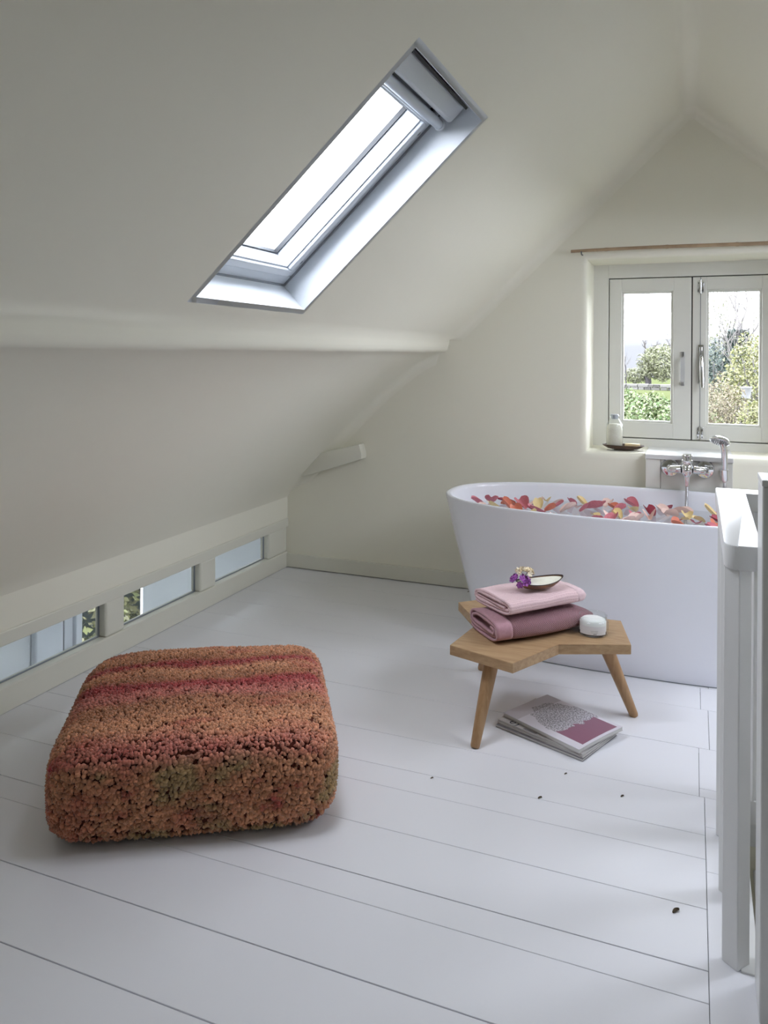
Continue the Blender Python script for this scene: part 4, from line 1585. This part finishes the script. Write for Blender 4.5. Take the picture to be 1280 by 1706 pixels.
# ---- crumbs and dried bits on the boards
MT['crumb'] = mat('dry_leaf', lin(88, 74, 58), 0.8)
cb = random.Random(3)
for (x, y, s, lb) in ((-0.031, 1.940, 0.011, 'curled dry leaf scrap on the boards near the railing'), (-0.188, 2.385, 0.006, 'small dark crumb on the floor in front of the magazines'), (-0.361, 2.445, 0.005, 'tiny crumb on the floor nearest the stack of magazines'),
                      (-0.411, 2.284, 0.007, 'thin dry twig bit on the floor between pouf and railing'), (-0.737, 2.264, 0.005, 'tiny dark speck on the boards beside the pouf'), (-1.135, 4.110, 0.007, 'dark crumb against the gable baseboard')):
    V, Fs = [], []
    for i in range(6):
        t = i / 5
        w = math.sin(PI * (0.1 + 0.85 * t)) * s * 0.35
        bx, by = x + (t - 0.5) * s * 1.2, y + (t - 0.5) * s * 1.4 + s * 0.3 * math.sin(3 * t)
        for sd in (-1, 0, 1):
            V.append((bx + sd * w, by - sd * w * 0.6, 0.0006 + s * 0.25 * abs(sd) * (0.4 + t) + (0.0012 if sd else 0)))
    for i in range(5):
        for j in range(2):
            Fs.append((i * 3 + j, i * 3 + j + 1, (i + 1) * 3 + j + 1, (i + 1) * 3 + j))
    o = pydata('dry_crumb', V, Fs, 'crumb')
    sm = o.modifiers.new('thick', 'SOLIDIFY')
    sm.thickness = 0.0006
    tag(o, lb, 'crumb', 'crumbs on the floorboards')

# ================================================================== NEXT ROOM behind the strip window
AX = -3.5
an = MB()
WY0, WY1, WZ0, WZ1 = 3.70, 4.335, -1.7, -0.215
an.box(AX - 0.02, AX, 0.2, WY0, -2.4, 0.33)
an.box(AX - 0.02, AX, WY1, 9.0, -2.4, 0.33)
an.box(AX - 0.02, AX, WY0, WY1, -2.4, WZ0)
an.box(AX - 0.02, AX, WY0, WY1, WZ1, 0.33)
an.box(AX - 0.25, XL - 0.08, 0.1, 0.2, -2.4, 0.33)
an.box(AX - 0.25, XL - 0.08, 9.0, 9.1, -2.4, 0.33)
an.box(XL - 0.2, XL - 0.08, 0.1, 9.1, -2.4, -0.02)
an.box(XL - 0.2, XL - 0.08, YG + 0.02, 9.1, -0.02, 0.33)
an.box(XL - 0.2, XL - 0.121, 0.1, 1.93, -0.02, 0.33)
MT['annex'] = mat('annex_white', lin(235, 238, 238), 0.7)
tag(an.build('wall_annex', 'annex'), kind='structure')
tag(MB().box(AX - 0.25, XL - 0.08, 0.1, 9.1, -2.5, -2.4).build('floor_annex', 'annex'), kind='structure')
ac = MB()
RO = (-2.74, -2.655, 2.2, 6.6)  # unseen roof slot added to light the annex walls
ac.box(AX - 0.25, XL - 0.08, 0.1, RO[2], 0.30, 0.36)
ac.box(AX - 0.25, XL - 0.08, RO[3], 9.1, 0.30, 0.36)
ac.box(AX - 0.25, RO[0], RO[2], RO[3], 0.30, 0.36)
ac.box(RO[1], XL - 0.08, RO[2], RO[3], 0.30, 0.36)
tag(ac.build('ceiling_annex', 'annex'), kind='structure')
portal('daylight_annex', ((RO[0] + RO[1]) / 2, (RO[2] + RO[3]) / 2, 0.37), (0, 0, -1), (0, 1, 0), RO[1] - RO[0], RO[3] - RO[2])
aw = empty('window_5', (AX, 4.0, -1.7), 'white casement of the room below seen through the strip window', kind='structure')
MB().box(AX, AX + 0.06, 3.655, 3.705, WZ0, WZ1 + 0.1, bev=0.006).build('jamb', 'reveal', aw)
MB().box(AX, AX + 0.035, 3.585, 3.653, WZ0, WZ1 + 0.1, bev=0.004).build('jamb', 'reveal', aw)
MB().box(AX + 0.001, AX + 0.03, 3.575, 3.583, WZ0, WZ1 + 0.1).build('shadow_gap', 'gasket', aw)
MB().box(AX, AX + 0.045, 3.36, 3.572, WZ0, WZ1 + 0.1, bev=0.012, seg=3).build('shutter', 'reveal', aw)
MB().box(AX - 0.014, AX - 0.010, WY0, WY1, WZ0, WZ1).build('pane', 'glass', aw)
for (y, z) in ((3.60, -0.505), (3.235, -0.52)):
    q = MB()
    q.box(AX + 0.04, AX + 0.052, y - 0.028, y + 0.028, z - 0.03, z + 0.03, bev=0.004)
    q.tube([(AX + 0.05, y, z), (AX + 0.085, y, z), (AX + 0.09, y + 0.05, z - 0.02)], [0.009, 0.009, 0.007], 10)
    q.build('latch', 'chrome', aw, smooth=40)
q = MB()
q.tube([(AX + 0.02, 3.235, -0.52), (AX + 0.02, 3.0, -0.60)], 0.004, 8)
q.build('stay', 'chrome', aw)

# ================================================================== GARDEN
gr = random.Random(99)


def foliage_mat(name, c1, c2, c3):
    m = mat(name, c1, 0.6, spec=0.25)
    nt = m.node_tree
    b = nt.nodes['Principled BSDF']
    g = nt.nodes.new('ShaderNodeNewGeometry')
    r = nt.nodes.new('ShaderNodeValToRGB')
    r.color_ramp.elements.new(0.5)
    for e, p, c in zip(r.color_ramp.elements, (0, 0.5, 1), (c1, c2, c3)):
        e.position = p
        e.color = (*c, 1)
    nt.links.new(g.outputs['Random Per Island'], r.inputs['Fac'])
    nt.links.new(r.outputs['Color'], b.inputs['Base Color'])
    return m


k_ = 0.14
G = lambda r, g, b: tuple(v * k_ for v in lin(r, g, b))
MT['leaf_green'] = foliage_mat('leaf_green', G(150, 200, 110), G(205, 225, 150), G(225, 232, 180))
MT['leaf_yellow'] = foliage_mat('leaf_yellow', G(190, 205, 110), G(232, 228, 150), G(240, 236, 190))
MT['leaf_tan'] = foliage_mat('leaf_tan', G(196, 176, 140), G(226, 206, 176), G(220, 214, 150))
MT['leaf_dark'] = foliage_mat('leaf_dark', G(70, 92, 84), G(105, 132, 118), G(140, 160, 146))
MT['leaf_pale'] = foliage_mat('leaf_pale', G(206, 216, 150), G(236, 240, 185), G(248, 248, 215))
MT['bark'] = mat('bark', G(150, 140, 140), 0.9, var=(6, G(110, 104, 106), 0.2))
MT['twig'] = mat('twig', G(190, 182, 176), 0.9)
MT['lawn'] = mat('lawn', G(158, 166, 118), 0.95, spec=0.0, var=(0.8, G(146, 156, 106), 0.2))
MT['soil'] = mat('soil', G(150, 150, 110), 0.95, var=(2, G(120, 130, 90), 0.2))
MT['hill'] = mat('far_hill', (0.064, 0.0635, 0.064), 0.95, spec=0.0, var=(0.02, (0.058, 0.058, 0.0585), 0.2))  # distance haze is put into the hill's colour
MT['stone'] = foliage_mat('stone', G(110, 106, 100), G(170, 166, 156), G(210, 206, 196))
MT['pot'] = mat('pale_pot', G(240, 240, 240), 0.7)


def leaves(nm, m, parent, sampler, count, size, seed, upright=0.0, aspect=0.5):
    """count folded leaves (two quads would be 4 tris) scattered by sampler(rng, n) -> n x 3"""
    rgn = np.random.default_rng(seed)
    P = sampler(rgn, count)
    n = len(P)
    d = rgn.normal(size=(n, 3))
    d[:, 2] = d[:, 2] * (1 - upright) + upright * 2.2
    d /= np.linalg.norm(d, axis=1)[:, None]
    q = rgn.normal(size=(n, 3))
    s = np.cross(d, q)
    s /= np.linalg.norm(s, axis=1)[:, None]
    nrm = np.cross(d, s)
    L = size * rgn.uniform(0.6, 1.3, n)[:, None]
    A = P - d * L * 0.5
    C = P + d * L * 0.5
    B = P + s * L * aspect * 0.5 + nrm * L * 0.08
    D = P - s * L * aspect * 0.5 + nrm * L * 0.08
    Vx = np.stack([A, B, C, D], 1).reshape(-1, 3)
    Fx = (np.array([[0, 1, 2], [0, 2, 3]])[None] + (np.arange(n) * 4)[:, None, None]).reshape(-1, 3)
    me = bpy.data.meshes.new(nm)
    me.vertices.add(len(Vx))
    me.vertices.foreach_set('co', Vx.astype(np.float32).ravel())
    me.loops.add(Fx.size)
    me.loops.foreach_set('vertex_index', Fx.astype(np.int32).ravel())
    me.polygons.add(len(Fx))
    me.polygons.foreach_set('loop_start', (np.arange(len(Fx)) * 3).astype(np.int32))
    me.polygons.foreach_set('loop_total', np.full(len(Fx), 3, np.int32))
    me.update(calc_edges=True)
    o = link(nm, me, m, parent)
    return o


def blob(cx, cy, cz, rx, ry, rz, shell=0.45):
    def f(r, n):
        v = r.normal(size=(n, 3))
        v /= np.linalg.norm(v, axis=1)[:, None]
        rad = (1 - shell * r.random(n) ** 1.5)[:, None]
        lump = 1 + 0.16 * np.sin(v[:, 0:1] * 7 + 1.3) * np.cos(v[:, 2:3] * 6 + v[:, 1:2] * 5)
        return v * rad * lump * np.array([rx, ry, rz]) + np.array([cx, cy, cz])
    return f


def branch(mb, p, d, L, r, depth, rr, bend=0.25):
    pts, rad = [Vector(p)], [r]
    d = Vector(d).normalized()
    n = 5
    for i in range(n):
        d = (d + Vector((rr.uniform(-bend, bend), rr.uniform(-bend, bend), rr.uniform(-bend * 0.4, bend * 0.7)))).normalized()
        pts.append(pts[-1] + d * L / n)
        rad.append(r * (1 - 0.75 * (i + 1) / n))
    mb.tube(pts, rad, 5, cap=False)
    if depth:
        for i in range(2, n + 1):
            for _ in range(1 if depth < 2 else 2):
                dd = (d + Vector((rr.uniform(-1, 1), rr.uniform(-1, 1), rr.uniform(-0.2, 0.8)))).normalized()
                branch(mb, pts[i], dd, L * rr.uniform(0.35, 0.6), rad[i] * 0.7, depth - 1, rr, bend)


# ground: falls away from the house wall then climbs to the lawn
gy = [4.9, 6.0, 7.5, 9.0, 11.0, 13.0, 16.0, 20.0, 22.2, 26, 32, 45, 70]
gz = [-2.6, -2.0, -1.2, -0.55, 0.0, 0.2, 0.28, 0.33, 0.36, 0.32, 0.22, 0.02, -0.6]
xs = [-60, -30, -15, -9, -6, -4, -2, 0, 2, 4, 8, 15, 30, 60]
V = [(x, y, z + 0.06 * noise.noise(Vector((x, y, 0)))) for y, z in zip(gy, gz) for x in xs]
Fs = [(i * 14 + j, i * 14 + j + 1, (i + 1) * 14 + j + 1, (i + 1) * 14 + j) for i in range(len(gy) - 1) for j in range(13)]
tag(pydata('lawn', V, Fs, 'lawn', smooth=True), 'garden lawn rising away behind the house', kind='structure')
tag(MB().box(-60, 60, -40, 4.9, -3.0, -2.6).build('ground', 'soil'), kind='structure')
V = []
for i in range(61):
    x = -300 + 10 * i
    h = 6.2 + 1.6 * math.sin(x / 60 + 1.0) + 0.8 * noise.noise(Vector((x * 0.02, 0, 0)))
    V += [(x, 260 + 10 * math.sin(x / 40), -12), (x, 262, h * 0.6), (x, 300, h)]
Fs = []
for i in range(60):
    for j in range(2):
        Fs.append((i * 3 + j, (i + 1) * 3 + j, (i + 1) * 3 + j + 1, i * 3 + j + 1))
tag(pydata('hill', V, Fs, 'hill', smooth=True), 'pale hazy hill on the horizon', kind='structure')
tag(MB().box(-300, 300, 70, 262, -12.2, -12).build('field', 'lawn'), kind='structure')

# dry stone wall across the lawn
sw_ = empty('stone_wall', (0, 22, 0.3), 'low dry stone wall crossing the lawn outside the gable window', 'wall', kind='thing')
q = MB()
for row in range(4):
    x = -7 + (row % 2) * 0.1
    while x < 7:
        w = gr.uniform(0.12, 0.3)
        q.box(x + 0.01, x + w - 0.01, 22 + gr.uniform(-0.05, 0.03), 22.35, 0.20 + row * 0.08, 0.272 + row * 0.08 + gr.uniform(-0.01, 0.008))
        x += w
so = q.build('stones', 'stone', sw_)
so['kind'] = 'stuff'


def bush(nm, label, m, cx, cy, cz, rx, ry, rz, count, size, seed, group=None, stems=6, upright=0.0, aspect=0.5):
    r_ = empty(nm, (cx, cy, cz - rz), label, 'shrub', group)
    leaves('foliage', m, r_, blob(cx, cy, cz, rx, ry, rz), count, size, seed, upright, aspect)
    rr = random.Random(seed)
    sb_ = MB()
    for k in range(stems):
        a = rr.uniform(0, 6.28)
        sb_.tube([(cx, cy, cz - rz), (cx + 0.4 * rx * math.cos(a), cy + 0.4 * ry * math.sin(a), cz), (cx + 0.75 * rx * math.cos(a), cy + 0.75 * ry * math.sin(a), cz + 0.6 * rz)], [0.03, 0.018, 0.006], 5)
    sb_.build('stems', 'twig', r_)
    return r_


bank = empty('ivy_bank', (-1.2, 11.5, 0), 'bank of pale green ground ivy below the stone wall', 'hedge')


def bank_s(r, n):
    x = r.uniform(-3.4, 0.4, n)
    t = r.random(n)
    y = 10.2 + 3.2 * t
    z = -0.02 + 0.64 * t ** 0.8 + 0.05 * np.sin(x * 5) + 0.04 * np.sin(x * 13 + t * 9) + r.normal(size=n) * 0.03
    return np.stack([x, y, z], 1)


leaves('foliage', 'leaf_green', bank, bank_s, 26000, 0.052, 1, 0.15, 0.75)
MB().box(-3.4, 0.4, 10.3, 13.4, -0.9, 0.0, fn=lambda x, y, z: (x, y, z if z < -0.5 else (-0.04 + 0.60 * max(0, (y - 10.3) / 3.1) - 0.04))).build('soil_core', 'soil', bank)
bush('bamboo_clump', 'light green bamboo clump on the lawn behind the stone wall', 'leaf_pale', -0.92, 26, 1.06, 0.72, 0.6, 0.54, 4200, 0.14, 2, None, 5, 0.2, 0.22)
bush('bamboo_clump', 'low pale shrub at the foot of the bare pollard tree', 'leaf_pale', -1.75, 26.5, 0.62, 0.40, 0.4, 0.24, 900, 0.12, 3, None, 4, 0.2, 0.3)


def tree(nm, label, base_, h, r, seed, forks, leafm=None, group=None, lean=(0, 0, 1), ivy=0):
    rr = random.Random(seed)
    root = empty(nm, base_, label, 'tree', group)
    tm = MB()
    b0 = Vector(base_)
    top = b0 + Vector(lean) * h
    pts = [b0.lerp(top, i / 6) + Vector((rr.uniform(-0.04, 0.04), rr.uniform(-0.04, 0.04), 0)) for i in range(7)]
    tm.tube(pts, [r * (1 - 0.04 * i) for i in range(7)], 8)
    tm.build('trunk', 'bark', root, smooth=60)
    bm_ = MB()
    for k in range(forks):
        i = rr.randint(3, 6)
        a = rr.uniform(0, 6.28)
        branch(bm_, pts[i], (0.7 * math.cos(a), 0.5 * math.sin(a), 0.9), h * rr.uniform(0.35, 0.6), r * 0.42, 2, rr)
    bm_.build('branches', 'twig', root)
    if ivy:
        def f(rgn, n):
            t = rgn.random(n)
            a = rgn.random(n) * 6.28
            x = b0.x + (top.x - b0.x) * t + (r + 0.05) * np.cos(a)
            y = b0.y + (top.y - b0.y) * t + (r + 0.05) * np.sin(a)
            z = b0.z + (top.z - b0.z) * t
            return np.stack([x, y, z], 1)
        leaves('foliage', 'leaf_dark', root, f, ivy, 0.09, seed, 0, 0.8)
    return root


tree('pollard_tree', 'bare grey pollard tree left of the bamboo clump', (-1.36, 26.3, 0.3), 1.0, 0.10, 12, 6)
tree('bare_sapling', 'leafless sapling at the edge of the left casement', (-2.02, 26.0, 0.3), 0.7, 0.025, 14, 5)
tree('twiggy_tree', 'fine twigged tree rising behind the bamboo clump', (-0.62, 29, 0.3), 1.4, 0.05, 15, 8)
# right casement: tangle of shrubs
bush('yellow_shrub', 'large yellow green shrub filling the right casement', 'leaf_yellow', 0.78, 10.4, 0.75, 0.5, 0.6, 0.85, 12000, 0.036, 21, None, 8, 0.05, 0.6)
bush('tan_shrub', 'tan and pinkish dry grass shrub low in the right casement', 'leaf_tan', 0.24, 8.6, 0.42, 0.36, 0.4, 0.62, 11000, 0.032, 22, None, 8, 0.4, 0.35)
bush('lime_shrub', 'lime green low shrub beside the pale pot', 'leaf_yellow', 0.66, 8.2, 0.30, 0.40, 0.35, 0.62, 10000, 0.030, 23, None, 6, 0.1, 0.6)
bush('dark_conifer', 'blue green conifer behind the dry grass shrub', 'leaf_dark', 0.34, 14.0, 0.75, 0.26, 0.3, 0.75, 3400, 0.06, 24, None, 3, 0.3, 0.3)
bush('tall_shrub', 'tall pale leafed shrub behind the ivy covered trunk', 'leaf_pale', 0.42, 17.0, 1.4, 0.55, 0.5, 1.3, 5000, 0.055, 25, None, 8, 0.3, 0.4)
bush('far_shrub', 'wide pale green shrub at the edge of the right casement', 'leaf_pale', 1.35, 13.0, 0.9, 0.6, 0.5, 1.1, 8000, 0.045, 26, None, 8, 0.2, 0.5)
tree('ivy_tree', 'ivy covered leaning trunk in the right casement', (0.40, 12.0, 0.0), 1.65, 0.05, 31, 4, lean=(0.10, 0, 1), ivy=900)
tree('ivy_tree', 'second ivy clad trunk close to the yellow shrub', (0.56, 12.2, 0.0), 1.65, 0.045, 32, 4, lean=(0.04, 0, 1), ivy=700)
br = empty('bare_bush', (0.7, 10.9, 0.0), 'bare whippy branches rising above the yellow shrub', 'shrub')
bm_ = MB()
rr = random.Random(8)
for k in range(12):
    branch(bm_, (0.72 + rr.uniform(-0.25, 0.35), 10.9 + rr.uniform(-0.2, 0.2), 0.9), (rr.uniform(-0.55, 0.35), rr.uniform(-0.2, 0.2), 1), rr.uniform(0.7, 1.15), 0.007, 1, rr, 0.18)
bm_.build('branches', 'twig', br)
leaves('foliage', 'leaf_pale', br, blob(0.72, 10.9, 1.45, 0.5, 0.3, 0.55, 1.0), 160, 0.045, 77)
pt = MB()
pt.lathe([(0, 0), (0.042, 0.0), (0.055, 0.11), (0.060, 0.115), (0.060, 0.125), (0.052, 0.125), (0.048, 0.11), (0, 0.10)], 20, Matrix.Translation((0.525, 9.2, 0.84)))
pto = empty('garden_pot', (0.525, 9.2, -0.5), 'pale garden pot on a post among the lime shrub leaves', 'pot')
pt.build('pot_body', 'pot', pto, smooth=40)
MB().tube([(0.525, 9.2, -0.6), (0.525, 9.2, 0.845)], 0.025, 10).build('post', 'bark', pto)

# greenery outside the lower room
hb = empty('garden_hedge', (-4.8, 7.0, -2.4), 'bright leafy hedge outside the window of the lower room', 'hedge')


def hedge_s(r, n):
    y = r.uniform(3.5, 10.5, n)
    z = r.uniform(-2.5, 0.6, n)
    x = -4.75 + 0.12 * np.sin(y * 5) + 0.10 * np.sin(z * 7 + y * 3) + r.normal(size=n) * 0.08
    return np.stack([x, y, z], 1)


leaves('foliage', 'leaf_yellow', hb, hedge_s, 26000, 0.07, 41, 0.1, 0.6)
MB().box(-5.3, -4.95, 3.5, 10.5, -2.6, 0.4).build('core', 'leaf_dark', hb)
